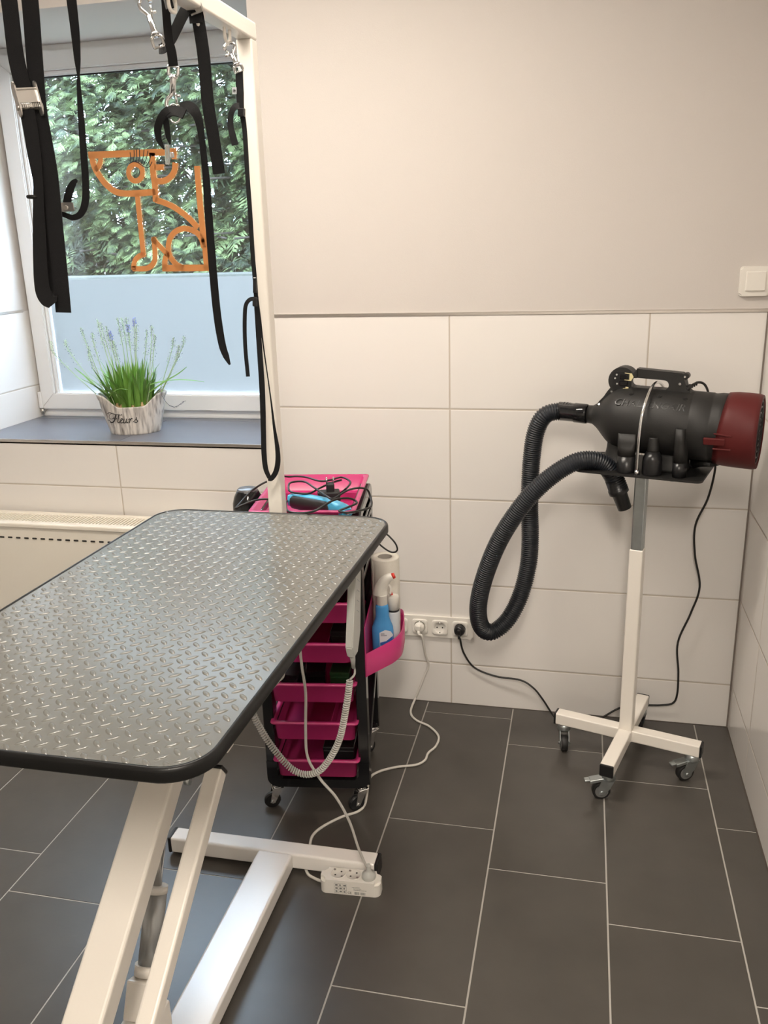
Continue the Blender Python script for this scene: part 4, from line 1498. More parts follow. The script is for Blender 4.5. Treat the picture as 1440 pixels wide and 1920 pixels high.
# ================================================================== DRYER STAND
SA = math.radians(-16)
SO = (.588, -.270, 0)
st = thing('dryer_stand', 'white steel dryer stand on four castors with galvanised inner tube and black shelf', 'stand', SO, (0, 0, SA))
sw = WM[st.name]
def sl(x, y, z):
    return sw @ V((x, y, z))
PZ = .955          # top of the shelf
b = MB()
b.box2((-.0195, -.0195, .105), (.0195, .0195, .712), .004, 3)
b.build('post', 'white_metal', st, local=True)
b = MB()
b.box2((-.0165, -.0165, .66), (.0165, .0165, PZ - .006), .003, 2)
b.build('inner_tube', 'zinc', st, local=True)
LX0, LX1, LY0, LY1 = -.222, .222, -.232, .225
for (x0, x1, y0, y1, ex, ey) in ((LX0, -.0, -.02, .02, -1, 0), (0, LX1, -.02, .02, 1, 0), (-.02, .02, LY0, -.0, 0, -1), (-.02, .02, 0, LY1, 0, 1)):
    b = MB()
    # stop each arm at the post's face
    if ex:
        b.box2((x0 if ex < 0 else .019, y0, .087), (-.019 if ex < 0 else x1, y1, .125), .004, 3)
    else:
        b.box2((x0, y0 if ey < 0 else .019, .087), (x1, -.019 if ey < 0 else y1, .125), .004, 3)
    arm_ = b.build('base_arm', 'white_metal', st, local=True)
    b = MB()
    cx = (x0 if ex < 0 else x1) if ex else 0
    cy_ = (y0 if ey < 0 else y1) if ey else 0
    b.box((cx + ex * .001, cy_ + ey * .001, .106), (.008 if ex else .0405, .008 if ey else .0405, .0385), None, .003, 2)
    b.build('end_cap', 'black', arm_, local=True)
b = MB()
b.box2((-.0215, -.0215, .085), (.0215, .0215, .120), .004, 2)
b.build('hub', 'white_metal', st, local=True)
def castor2(px, py, ang, brake, top=.088, R=.0265, w=.020):
    c = bpy.data.objects.new('castor', None)
    COL.objects.link(c)
    c.parent = st
    c.location = (px, py, 0)
    WM[c.name] = sw @ Matrix.Translation((px, py, 0))
    ang -= SA
    d = V((math.cos(ang), math.sin(ang), 0))
    axd = V((-d.y, d.x, 0))
    off = d * .020
    wc = off + V((0, 0, R))
    b = MB()
    b.tube([wc - axd * w * .5, wc - axd * w * .38, wc + axd * w * .38, wc + axd * w * .5], [R * .93, R, R, R * .93], 28)
    b.build('wheel', 'black_matte', c, local=True)
    b = MB()
    b.tube([wc - axd * (w * .5 + .0012), wc + axd * (w * .5 + .0012)], R * .72, 24)
    b.build('wheel_hub', 'hub_grey', c, local=True)
    b = MB()
    for s in (-1, 1):
        o_ = axd * s * (w / 2 + .0035)
        ov = [V((0, 0, top - .020)) + d * -.018, V((0, 0, top - .020)) + d * .020, off + d * .012 + V((0, 0, R + .012)), off + d * .008 + V((0, 0, R - .008)), off - d * .008 + V((0, 0, R - .008)), V((0, 0, R + .012)) - d * .004]
        b.prism([o_ + q for q in ov], -axd * .001, axd * .001)
    b.tube([V((0, 0, top - .024)), V((0, 0, top - .018)), V((0, 0, top - .012)), V((0, 0, top - .006)), V((0, 0, top))], [.019, .021, .019, .0195, .012], 22)
    b.cyl(wc - axd * (w / 2 + .009), wc + axd * (w / 2 + .009), .0045, seg=8)
    b.build('fork', 'zinc', c, local=True)
    if brake:
        b = MB()
        m0 = d * .012 + V((0, 0, top - .018))
        m1 = d * .055 + V((0, 0, top - .026))
        m2 = d * .070 + V((0, 0, top - .028))
        b.beam(m0, m1, .026, .004, bev=.001, seg=1)
        b.beam(m1, m2, .018, .006, bev=.001, seg=1)
        for s in (-1, 1):
            b.beam(m0 + axd * s * .0125 - V((0, 0, .003)), m1 + axd * s * .0125 - V((0, 0, .003)), .0015, .008)
        b.build('brake_pedal', 'zinc', c, local=True)
castor2(LX0 + .024, 0, math.radians(-82), False)
castor2(LX1 - .024, 0, math.radians(205), True)
castor2(0, LY0 + .028, math.radians(192), True)
castor2(0, LY1 - .028, math.radians(100), False)
# shelf
PX0, PX1, PY0, PY1 = -.165, .176, -.100, .145
b = MB()
out = rrect(PX0, PX1, PY0, PY1, .018, 5)
b.prism([(x, y, PZ - .006) for x, y in out], (0, 0, 0), (0, 0, .006))
b.build('shelf', 'black_matte', st, local=True)
for x in (-.05, .022, .095):
    b = MB()
    b.cyl((x, -.070, PZ - .014), (x, -.070, PZ - .006), .0055, seg=6)
    b.build('bolt', 'zinc', st, local=True)
b = MB()
zc = PZ + .128
arc = [(.004, -.088, PZ), (.005, -.095, PZ + .06), (.007, -.099, PZ + .11)]
for i in range(1, 12):
    a = PI - PI * i / 12
    arc.append((.007 + .026 * i / 12, .015 + .114 * math.cos(a), zc + .110 * math.sin(a)))
arc += [(.033, .129, PZ + .11), (.033, .128, PZ + .05), (.033, .126, PZ)]
b.tube(arc, .0042, 10, n=3)
for q in (arc[0], arc[-1]):
    b.cyl(q, V(q) + V((0, 0, .012)), .0075, seg=6)
b.build('retaining_rod', 'chrome', st, local=True)

# ------------------------------------------------------------------ blower
AZ = 1.084 - PZ      # axis above the shelf
blo = thing('dog_dryer', 'black dog dryer with dark red rear cap and hose, lying on the stand shelf', 'hair dryer', tuple(sl(.05, .017, PZ)), (0, 0, SA))
bw = WM[blo.name]
X0 = -.05            # local shift: profile below is written with the stand's x
TILT = math.tan(math.radians(2.3))
def ax_z(x):
    return AZ - (x - .055) * TILT
XA = (V((1, 0, -TILT)).normalized(), V((0, 1, 0)), V((0, 0, 1)))
def axlathe(prof, seg=48):
    b = MB()
    rs = []
    for r, x in prof:
        rs.append([(x + X0, r * math.cos(2 * PI * k / seg), ax_z(x) + r * math.sin(2 * PI * k / seg)) for k in range(seg)])
    b.rings(rs)
    return b
b = axlathe([(.0255, -.165), (.0265, -.152), (.031, -.145), (.037, -.137), (.046, -.128), (.058, -.117), (.070, -.105), (.080, -.092), (.0865, -.078), (.0905, -.06), (.0925, -.04), (.093, -.01), (.093, .06), (.0935, .122), (.0925, .124), (.093, .126), (.093, .172), (.0915, .174), (.0915, .180), (.094, .195), (.094, .22)])
body = b.build('body', 'black_matte', blo, local=True)
b = MB()
# moulded foot at the nozzle end: flares down to the shelf
rs = []
for t in range(9):
    u = t / 8
    z = .075 - .075 * u
    xa = -.098 - .004 * u - .024 * u ** 3
    xb = -.020 - .034 * math.sin(PI * .5 * u) + .01 * u * u
    hw = .052 - .006 * math.sin(PI * u) + .012 * u
    rs.append([(x + X0, y, z) for x, y in rrect(xa, xb, -hw, hw, .018, 4)])
b.rings(rs)
b.build('foot', 'black_matte', blo, local=True)
b = MB()
rs = []
for t in range(7):
    u = t / 6
    z = .05 - .05 * u
    hw = .046 + .012 * u
    rs.append([(x + X0, y, z) for x, y in rrect(.045 - .008 * u, .115 + .008 * u, -hw, hw, .014, 4)])
b.rings(rs)
b.build('foot', 'black_matte', blo, local=True)
b = MB()
rs = []
for r, x, sl_ in ((.094, .206, 1), (.0965, .198, 1), (.0985, .212, .8), (.1000, .228, .5), (.1005, .258, .1), (.1000, .285, 0), (.0975, .295, 0), (.0900, .296, 0), (.0900, .290, 0)):
    rs.append([(x + X0 + sl_ * .013 * math.sin(2 * PI * k / 48), r * math.cos(2 * PI * k / 48), ax_z(x) + r * math.sin(2 * PI * k / 48)) for k in range(48)])
b.rings(rs)
rc_ = b.build('rear_cap', 'red', blo, local=True)
b = MB()
for ang in (-12,):
    a = math.radians(180 + ang * -1)
    x0, x1 = .168, .222
    zz_ = ax_z(.18) - .018
    b.box(((x0 + x1) / 2 + X0, -.0985, zz_), (x1 - x0, .006, .020), Euler((math.radians(10), 0, 0)), .003, 2)
    b.box(((x0 + x1) / 2 + X0 + .02, -.0995, zz_ + .019), (.045, .005, .004), Euler((0, math.radians(6), 0)), .001, 1)
    b.box(((x0 + x1) / 2 + X0 + .02, -.0985, zz_ - .019), (.045, .005, .004), None, .001, 1)
b.build('latch', 'red', rc_, local=True)
b = MB()
XE = .291
for r in (.020, .036, .052, .068, .084):
    P = [(XE + X0, r * math.cos(2 * PI * k / 36), ax_z(XE) + r * math.sin(2 * PI * k / 36)) for k in range(37)]
    b.tube(P, .0022, 6)
for k in range(6):
    a = PI * k / 6
    b.cyl((XE + X0, -.089 * math.cos(a), ax_z(XE) - .089 * math.sin(a)), (XE + X0, .089 * math.cos(a), ax_z(XE) + .089 * math.sin(a)), .0018, seg=6)
b.build('intake_grille', 'black', rc_, local=True)
b = axlathe([(.0895, .270), (.0895, .272)], 36)
b.build('intake_filter', 'black_matte', rc_, local=True)
# handle
def hz(z):
    return z - PZ
hy = .019
b = MB()
def xz(pts, y=hy):
    b.prism([(x + X0, -y, hz(z)) for x, z in pts], (0, 0, 0), (0, 2 * y, 0))
cx0, cz0 = -.070, 1.197
circ = [(cx0 + .037 * math.cos(math.radians(a)), cz0 + .037 * math.sin(math.radians(a))) for a in range(35, 216, 12)]
slot_l = [(-.036 - .013 * math.sin(math.radians(a)), 1.1925 - .013 * math.cos(math.radians(a))) for a in range(0, 181, 20)]
# left block with the half-round end
xz(circ + [(-.108, 1.166), (-.118, 1.150), (-.132, 1.134), (-.138, 1.122), (-.030, 1.130), (-.030, 1.1795)] + slot_l[1:-1] + [(-.030, 1.2055), (-.030, 1.230)], .023)
# grip bar
xz([(-.032, 1.2055), (.058, 1.2015), (.095, 1.212), (.095, 1.219), (.088, 1.223), (-.032, 1.2305)], .017)
slot_r = [(.044 + .013 * math.sin(math.radians(a)), 1.1895 - .013 * math.cos(math.radians(a))) for a in range(180, -1, -20)]
xz([(.044, 1.2025)] + slot_r[1:-1] + [(.044, 1.1765), (.044, 1.150), (.128, 1.150), (.118, 1.172), (.104, 1.180), (.095, 1.212), (.070, 1.218)], .021)
xz([(-.040, 1.150), (.06, 1.148), (.06, 1.1768), (-.040, 1.1798)], .020)
bmesh.ops.bevel(b.bm, geom=[e for e in b.bm.edges if len(e.link_faces) == 2 and e.calc_face_angle(0) > .6], offset=.004, segments=2, affect='EDGES')
hd = b.build('handle', 'black_matte', blo, local=True)
b = MB()
b.cyl((.097 + X0, -.018, hz(1.214)), (.097 + X0, .018, hz(1.214)), .0085, seg=18)
b.build('handle_lug', 'black_matte', hd, local=True)
for x, z, y, r in ((.097, 1.214, -.0185, .0030), (.086, 1.195, -.0222, .0036), (-.096, 1.166, -.0242, .0028)):
    b = MB()
    b.cyl((x + X0, y, hz(z)), (x + X0, y - .0018, hz(z)), r, seg=12)
    b.build('screw', 'chrome', hd, local=True)
b = MB()
b.cyl((-.128 + X0, -.030, ax_z(-.128) + .0368), (-.128 + X0, -.0318, ax_z(-.128) + .0382), .003, seg=10)
b.build('screw', 'chrome', blo, local=True)
for x in (-.036, .040, .107):
    b = MB()
    a = math.radians(58)
    c0 = V((x + X0, -.0925 * math.cos(a), ax_z(x) + .0925 * math.sin(a)))
    n_ = V((0, -math.cos(a), math.sin(a)))
    b.cyl(c0 - n_ * .002, c0 + n_ * .003, .006, seg=14)
    b.cyl(c0 + n_ * .001, c0 + n_ * .0045, .0032, seg=8)
    b.build('screw_boss', 'black', blo, local=True)
# switch panel on the round end
b = MB()
b.prism([(x + X0, -.0238, hz(z)) for x, z in rrect(-.093, -.042, 1.166, 1.222, .010, 4)], (0, 0, 0), (0, .002, 0))
pn = b.build('switch_panel', 'black', hd, local=True)
b = MB()
for pts in ([(-.062, 1.2195), (-.043, 1.2180), (-.0375, 1.2085), (-.044, 1.1975), (-.062, 1.1985), (-.062, 1.2005), (-.049, 1.2000), (-.049, 1.2165), (-.062, 1.2175)], [(-.065, 1.170), (-.050, 1.169), (-.050, 1.180), (-.058, 1.181), (-.058, 1.177), (-.065, 1.176)]):
    b.prism([(x + X0, -.0243, hz(z)) for x, z in pts], (0, 0, 0), (0, .0004, 0))
b.build('rating_sticker', 'cream', pn, local=True)
for z in (1.208, 1.190):
    b = MB()
    b.box((-.064 + X0, -.0255, hz(z)), (.022, .005, .013), Euler((math.radians(8), 0, 0)), .0015, 2)
    b.build('rocker_switch', 'black_gloss', pn, local=True)
b = MB()
for x, z in ((-.084, 1.213), (-.088, 1.203), (-.082, 1.188)):
    b.cyl((x + X0, -.0245, hz(z)), (x + X0, -.0236, hz(z)), .0025, seg=10)
b.build('indicator', 'grey_plastic', pn, local=True)

# raised lettering along the body
def text_mesh(body_, size, shear=0.0, ext=.0):
    c = bpy.data.curves.new('lettering', 'FONT')
    c.body = body_
    c.size = size
    c.shear = shear
    c.align_x = 'CENTER'
    c.align_y = 'CENTER'
    c.extrude = ext
    c.resolution_u = 3
    o = bpy.data.objects.new('tmp_text', c)
    COL.objects.link(o)
    dg = bpy.context.evaluated_depsgraph_get()
    me = bpy.data.meshes.new_from_object(o.evaluated_get(dg))
    bpy.data.objects.remove(o)
    bpy.data.curves.remove(c)
    return me
def text_part(name, body_, size, fn, m, parent, shear=0.0, ext=.0006):
    me = text_mesh(body_, size, shear, ext)
    for v in me.vertices:
        v.co = fn(v.co)
    me.name = name
    me.materials.clear()
    me.materials.append(M[m] if isinstance(m, str) else m)
    o = bpy.data.objects.new(name, me)
    COL.objects.link(o)
    o.parent = parent
    WM[o.name] = WM[parent.name].copy()
    return o
def wrap(co):
    x = .018 + co.x
    a = math.radians(38) + co.y / .0935
    r = .0931 + co.z
    return V((x + X0, -r * math.cos(a), ax_z(x) + r * math.sin(a)))
M['emboss'] = mat('black_raised_letters', (.016, .016, .016), .35)
text_part('raised_lettering', 'CHALLENGAIR', .0285, wrap, 'emboss', body, .25)

# cuff, hose and its end nozzle
cuf = []
b = axlathe([(.0270, -.168), (.0285, -.172), (.0285, -.205), (.0268, -.207), (.0272, -.252), (.0245, -.254)], 30)
b.build('hose_cuff', 'black_gloss', blo, local=True)
HP = [tuple(sl(-.215, .017, PZ + ax_z(-.215))), tuple(sl(-.245, .017, PZ + ax_z(-.245)))] + [(0.3101,-0.1900,1.0835),(0.2836,-0.1900,1.0304),(0.2731,-0.1900,0.9359),(0.2712,-0.1950,0.8207),(0.2756,-0.2000,0.7032),(0.2716,-0.2100,0.6161),(0.2506,-0.2350,0.5258),(0.2144,-0.2600,0.4536),(0.1673,-0.2800,0.4195),(0.1364,-0.3000,0.4498),(0.1313,-0.3150,0.5267),(0.1543,-0.3250,0.6323),(0.1992,-0.3300,0.7503),(0.2665,-0.3300,0.8602),(0.3321,-0.3250,0.9305),(0.3970,-0.3150,0.9734),(0.4479,-0.3050,0.9800),(0.4837,-0.2970,0.9651),(0.5087,-0.2910,0.9316),(0.5253,-0.2880,0.8938)]
P = resample(catmull(HP, 16), .0016)
fr = frames(P)
rs = []
for i, (p, (t, a, c)) in enumerate(zip(P, fr)):
    ph = (i % 4)
    rr_ = (.0232, .0250, .0272, .0250)[ph]
    rs.append([p + (a * math.cos(2 * PI * k / 18) + c * math.sin(2 * PI * k / 18)) * rr_ for k in range(18)])
b = MB()
b.rings(rs)
b.build('hose', 'hose', blo)
NZ0, NZ1 = V((0.5121,-0.2900,0.9221)), V((0.5445,-0.2830,0.8376))
nd = (NZ1 - NZ0)
b = MB()
b.tube([NZ0 + nd * -.02, NZ0 + nd * .30, NZ0 + nd * .32, NZ0 + nd * .46, NZ0 + nd * .50, NZ0 + nd * 1.02], [.0265, .0265, .0285, .0285, .0215, .0195], 24)
b.build('hose_nozzle', 'black', blo)

# power cord of the dryer down to the wall socket
KC = [(0.6878,-0.2900,1.1794),(0.6999,-0.2850,1.1888),(0.7203,-0.2700,1.1953),(0.7399,-0.2500,1.1850),(0.7586,-0.2000,1.1475),(0.7798,-0.1500,1.0655),(0.8002,-0.1200,0.9489),(0.8050,-0.1100,0.9061),(0.7949,-0.0900,0.8178),(0.7701,-0.0600,0.7226),(0.7784,-0.0400,0.6197),(0.8028,-0.0250,0.5073),(0.7822,-0.0250,0.4137),(0.7501,-0.0250,0.3075),(0.7590,-0.0250,0.2019),(0.7614,-0.0220,0.1218),(0.7506,-0.0200,0.0837),(0.7140,-0.0180,0.0710),(0.6542,-0.0160,0.0641),(0.6109,-0.0180,0.0589),(0.5725,-0.0300,0.0497)] + [(.508, -.050, .012), (.470, -.066, .006), (.420, -.070, .006), (.375, -.064, .010)] + [(0.3553,-0.0500,0.0211),(0.3232,-0.0450,0.0687),(0.2895,-0.0400,0.1079),(0.2431,-0.0300,0.1290),(0.1596,-0.0200,0.1307),(0.0846,-0.0150,0.1546),(0.0481,-0.0220,0.2105),(0.0368,-0.0340,0.2662)]
b = MB()
b.tube(KC + [(.0335, -.040, .282)], .0034, 8, n=8)
b.build('power_cord', 'cord_black', blo)
b = MB()
k0, k1 = V(KC[0]), V(KC[2])
b.tube([V(KC[0]) + V((-.012, 0, -.008)), KC[0], KC[1]], [.0085, .0080, .0065], 12)
for k in range(5):
    q = V(KC[0]).lerp(V(KC[2]), .15 + .17 * k)
    b.torus(q, .0042, .0022, 'X', 12, 6)
b.build('cord_sleeve', 'black', blo)
b = MB()
b.lathe([(.0190, 0), (.0190, .012), (.0175, .020), (.012, .024)], (.0325, -.012, .2965), (V((0, -1, 0)), V((1, 0, 0)), V((0, 0, 1))), 26)
b.box((.0325, -.037, .297), (.013, .014, .020), None, .004, 2)
b.cyl((.0328, -.037, .290), (.0335, -.040, .272), .0055, .0042, 12)
b.build('power_plug', 'black', blo)

# ------------------------------------------------------------------ spare nozzles on the shelf
n1 = thing('dryer_nozzle', 'wide flat black nozzle standing leftmost on the dryer shelf', 'nozzle', tuple(sl(-.031, -.068, PZ)), (0, 0, SA), 'spare nozzles on the shelf')
def loft(b, secs, seg=28):
    rs = []
    for hx, hy_, z, pw in secs:
        r = []
        for k in range(seg):
            a = 2 * PI * k / seg
            ca, sa = math.cos(a), math.sin(a)
            r.append((hx * abs(ca) ** (2 / pw) * (1 if ca >= 0 else -1), hy_ * abs(sa) ** (2 / pw) * (1 if sa >= 0 else -1), z))
        rs.append(r)
    b.rings(rs)
b = MB()
loft(b, [(.024, .022, 0, 2), (.0245, .0225, .002, 2), (.0245, .0225, .046, 2)])
b.build('socket', 'black', n1, local=True)
b = MB()
loft(b, [(.0235, .0220, .046, 2), (.0245, .014, .070, 3.2), (.0250, .0095, .082, 5), (.0248, .0080, .108, 6), (.0235, .0066, .108, 6), (.0235, .0066, .100, 6)])
b.build('flat_spout', 'black_matte', n1, local=True)
n2 = thing('dryer_nozzle', 'round stepped black nozzle standing in the middle of the dryer shelf', 'nozzle', tuple(sl(.039, -.066, PZ)), (0, 0, SA), 'spare nozzles on the shelf')
b = MB()
b.lathe([(.0262, 0), (.0268, .003), (.0262, .042), (.0255, .046), (.0175, .064)], (0, 0, 0), 'Z', 30)
b.build('socket', 'black', n2, local=True)
b = MB()
b.lathe([(.0165, .062), (.0155, .070), (.0148, .100), (.0142, .103), (.0118, .103), (.0118, .095)], (0, 0, 0), 'Z', 26)
b.build('round_spout', 'black_matte', n2, local=True)
n3 = thing('dryer_nozzle', 'tall narrow black nozzle standing rightmost on the dryer shelf', 'nozzle', tuple(sl(.112, -.066, PZ)), (0, 0, SA + math.radians(78)), 'spare nozzles on the shelf')
b = MB()
loft(b, [(.0215, .0180, 0, 2), (.0215, .0180, .040, 2)])
b.build('socket', 'black', n3, local=True)
b = MB()
loft(b, [(.0215, .0178, .040, 2), (.024, .0150, .075, 3), (.0245, .0135, .100, 4), (.0245, .0120, .134, 5), (.0230, .0105, .134, 5), (.0230, .0105, .126, 5)])
b.build('flat_spout', 'black_matte', n3, local=True)
n4 = thing('dryer_nozzle', 'flat grey-black nozzle lying down at the right end of the dryer shelf', 'nozzle', tuple(sl(.135, .045, PZ + .021)), (0, math.radians(-84), SA + math.radians(150)), 'spare nozzles on the shelf')
b = MB()
loft(b, [(.0205, .024, -.04, 2), (.0205, .024, .0, 2)])
b.build('socket', 'black', n4, local=True)
b = MB()
loft(b, [(.0200, .0235, 0, 2), (.012, .030, .035, 3), (.0065, .036, .075, 5)])
b.build('flat_spout', 'black_matte', n4, local=True)

# ================================================================== SOCKETS, SWITCH
so = thing('socket_strip', 'white five-gang wall socket strip near the floor on the tiled wall', 'socket', (-.107, 0, .297))
b = MB()
b.prism([(x, 0, z) for x, z in rrect(-.295, .078, .2585, .3355, .008, 5)], (0, 0, 0), (0, -.009, 0))
bmesh.ops.bevel(b.bm, geom=[e for e in b.bm.edges if all(abs(v.co.y + .009) < 1e-5 for v in e.verts)], offset=.004, segments=3, affect='EDGES')
b.build('cover_frame', 'white_plastic', so)
SX = [.0325 - .0707 * k for k in range(5)]
for k, x in enumerate(SX):
    b = MB()
    z = .2965
    # square insert with a recessed round well
    seg = 32
    def sq(h, y):
        r = []
        for i in range(seg):
            a = 2 * PI * i / seg
            m_ = max(abs(math.cos(a)), abs(math.sin(a)))
            f_ = h / m_ if m_ > .78 else h / .78 * 1.0
            f_ = min(f_, h * 1.27)
            r.append((x + f_ * math.cos(a), y, z + f_ * math.sin(a)))
        return r
    def ci(rad, y):
        return [(x + rad * math.cos(2 * PI * i / seg), y, z + rad * math.sin(2 * PI * i / seg)) for i in range(seg)]
    b.rings([sq(.0275, -.008), sq(.0275, -.012), sq(.0262, -.0132), ci(.0208, -.0132), ci(.0198, -.0120), ci(.0190, -.0095), ci(.0001, -.0095)], True, False)
    s_ = b.build('socket', 'white_plastic', so)
    if k not in (0, 2):
        for dx in (-.0095, .0095):
            b = MB()
            b.cyl((x + dx, -.0094, z), (x + dx, -.0102, z), .0026, seg=12)
            b.build('pin_hole', 'galv_dark', s_)
    for zz_ in (.0165, -.0165):
        b = MB()
        b.box((x, -.0112, z + zz_), (.004, .004, .005), None, .0006, 1)
        b.build('earth_contact', 'steel', s_)

sw_ = thing('light_switch', 'white square light switch on the painted wall by the right corner', 'switch', (.884, 0, 1.446))
b = MB()
sx, sz, hh = .884, 1.446, .0415
b.prism([(x, 0.0015, z) for x, z in rrect(sx - hh, sx + hh, sz - hh, sz + hh, .009, 5)], (0, 0, 0), (0, -.0115, 0))
bmesh.ops.bevel(b.bm, geom=[e for e in b.bm.edges if all(abs(v.co.y + .010) < 1e-5 for v in e.verts)], offset=.0045, segments=4, affect='EDGES')
b.build('cover_frame', 'white_plastic', sw_)
b = MB()
b.box((sx + .002, -.0110, sz), (.0545, .006, .0545), Euler((math.radians(-2.5), 0, 0)), .0028, 3)
b.build('rocker', 'white_plastic', sw_)

# ================================================================== POWER STRIP
ps = thing('power_strip', 'white three-way power strip on the floor against the table foot bar', 'power strip', (-.114, -.976, 0), (0, 0, math.radians(3.0)))
b = MB()
b.prism([(x, y, 0.0) for x, y in rrect(-.078, .078, -.0235, .0235, .016, 6)], (0, 0, 0), (0, 0, .041))
bmesh.ops.bevel(b.bm, geom=[e for e in b.bm.edges if all(abs(v.co.z - .041) < 1e-5 for v in e.verts)], offset=.008, segments=4, affect='EDGES')
b.build('housing', 'white_plastic', ps, local=True, smooth=False)
for k, x in enumerate((-.034, .006, .046)):
    b = MB()
    c0 = V((x, .003, .0412))
    R1 = .0185
    ring = lambda r, z: [(x + r * math.cos(2 * PI * i / 28), .003 + r * math.sin(2 * PI * i / 28), z) for i in range(28)]
    b.rings([ring(R1 + .0012, .0405), ring(R1 + .0006, .0422), ring(R1 - .0006, .0422), ring(R1 - .0012, .0414), ring(.0001, .0414)], True, False)
    s_ = b.build('socket', 'cord_white', ps, local=True)
    b = MB()
    for dx in (-.0095, .0095):
        b.cyl((x + dx * .7, .003 + dx * .7, .0414), (x + dx * .7, .003 + dx * .7, .0418), .0024, seg=10)
    b.build('pin_hole', 'galv_dark', s_, local=True)
    b = MB()
    for d_ in (-1, 1):
        b.box((x + d_ * .0118, .003 - d_ * .0118, .0424), (.004, .005, .003), Euler((0, 0, math.radians(45))))
    b.build('earth_contact', 'steel', s_, local=True)
# printed label on the front
b = MB()
yf = -.0237
def pr(x0, x1, z0, z1):
    b.box2((x0, yf - .0003, z0), (x1, yf, z1))
for i in range(4):
    pr(-.040 + i * .0105, -.0396 + i * .0105, .004, .0325)
    pr(-.040, -.0081, .004 + i * .0095, .0044 + i * .0095)
for i, j, w_ in ((0, 2, .006), (1, 2, .004), (2, 2, .007), (0, 1, .006), (1, 1, .006), (2, 1, .004), (0, 0, .005), (1, 0, .006), (2, 0, .005)):
    pr(-.037 + i * .0105, -.037 + i * .0105 + w_, .0065 + j * .0095, .0110 + j * .0095)
b.build('safety_pictograms', 'grey_ink', ps, local=True)
b = MB()
rb = random.Random(3)
x = .012
while x < .0405:
    w_ = rb.choice((.0004, .0006, .001))
    if not .0245 < x < .0275:
        pr(x, x + w_, .0035, .0115)
    x += w_ + rb.choice((.0005, .0007))
for z, xa, xb in ((.0245, .006, .026), (.0205, .010, .030), (.0165, .010, .044)):
    xx_ = xa
    while xx_ < xb:
        w_ = rb.uniform(.0012, .004)
        pr(xx_, min(xx_ + w_, xb), z, z + .0012)
        xx_ += w_ + .0008
b.build('barcode_label', 'grey_ink', ps, local=True)
text_part('ce_mark', 'CE', .0085, lambda c: V((-.0005 + c.x, yf - .0002 - c.z, .0070 + c.y)), 'ink', ps, 0, .0001)
# its cord back to the wall
FC = [(-.130, -.020, .012)] + [(-0.1308,-0.0940,0.0040),(-0.1025,-0.1434,0.0040),(-0.0501,-0.1765,0.0040),(-0.0101,-0.2307,0.0040),(-0.0077,-0.2892,0.0040),(-0.0260,-0.3368,0.0040),(-0.0293,-0.3774,0.0040),(-0.0528,-0.4087,0.0040),(-0.1084,-0.4306,0.0040),(-0.1605,-0.4664,0.0040),(-0.1798,-0.5073,0.0040),(-0.1686,-0.5879,0.0040),(-0.1640,-0.6396,0.0040),(-0.1766,-0.6725,0.0040),(-0.2160,-0.7047,0.0040),(-0.2567,-0.7561,0.0040),(-0.2734,-0.7993,0.0040),(-0.2668,-0.8504,0.0040),(-0.2573,-0.9139,0.0040),(-0.2406,-0.9482,0.0040),(-0.2207,-0.9608,0.0040)]
WC = [(-.1085, -.040, .280)] + [(-0.0943,-0.0420,0.2700),(-0.0883,-0.0280,0.2024),(-0.0804,-0.0120,0.1494),(-0.0957,-0.0160,0.1018),(-0.1196,-0.0180,0.0370)]
b = MB()
b.tube(WC + FC + [(-.196, -.975, .010), (-.186, -.9765, .014)], .0040, 8, n=8)
b.build('cord', 'cord_white', ps)
b = MB()
b.lathe([(.0185, 0), (.0185, .010), (.0165, .016), (.012, .018)], (SX[2], -.012, .2965), (V((0, -1, 0)), V((1, 0, 0)), V((0, 0, 1))), 26)
b.box((SX[2], -.032, .300), (.018, .016, .020), None, .003, 2)
b.cyl((SX[2], -.034, .290), (SX[2] + .0005, -.040, .276), .0065, .0048, 12)
b.build('power_plug', 'white_plastic', ps)

# ================================================================== FLOWER POT ON THE SILL
PA = math.radians(22)
fp = thing('flower_pot', 'whitewashed oval wooden pot of grape hyacinths standing on the dark window sill', 'flower pot', (-1.215, .172, ZS + .006), (0, 0, PA))
fw = WM[fp.name]
NA, NZ_ = 96, 22
def pot_ab(t):
    return .087 + .036 * t, .062 + .020 * t
def rim(a):
    c = abs(math.cos(a))
    return .104 + .044 * (lambda q: q * q * (3 - 2 * q))(max(0, min(1, (c - .36) / .52)))
b = MB()
bm = b.bm
grid = []
for j in range(NZ_ + 1):
    row = []
    for i in range(NA):
        a = 2 * PI * i / NA
        z = rim(a) * j / NZ_
        A_, B_ = pot_ab(z / .14)
        pl = 1 + .006 * math.sin(a * 16)
        row.append(bm.verts.new((A_ * math.cos(a) * pl, B_ * math.sin(a) * pl, z)))
    grid.append(row)
for j in range(NZ_):
    for i in range(NA):
        k = (i + 1) % NA
        a = 2 * PI * (i + .5) / NA
        z = rim(a) * (j + .5) / NZ_
        aa = a if a < PI else a - 2 * PI
        hole = False
        for ctr in (0.0, PI):
            dd = (aa - ctr + PI) % (2 * PI) - PI
            if (dd * .12 / .036) ** 2 + ((z - .122) / .0135) ** 2 < 1:
                hole = True
        if hole:
            continue
        f = bm.faces.new((grid[j][i], grid[j][k], grid[j + 1][k], grid[j + 1][i]))
        f.smooth = True
bm.faces.new([grid[0][i] for i in reversed(range(NA))])
b.build('pot', 'pot', fp, local=True, solid=.006)
b = MB()
rs = []
for k, (s_, z) in enumerate(((.985, .086), (.8, .092), (.5, .094), (.2, .095))):
    A_, B_ = pot_ab(.086 / .14)
    rs.append([(A_ * .95 * s_ * math.cos(2 * PI * i / 40), B_ * .95 * s_ * math.sin(2 * PI * i / 40), z + .002 * math.sin(i * 2.3 + k)) for i in range(40)])
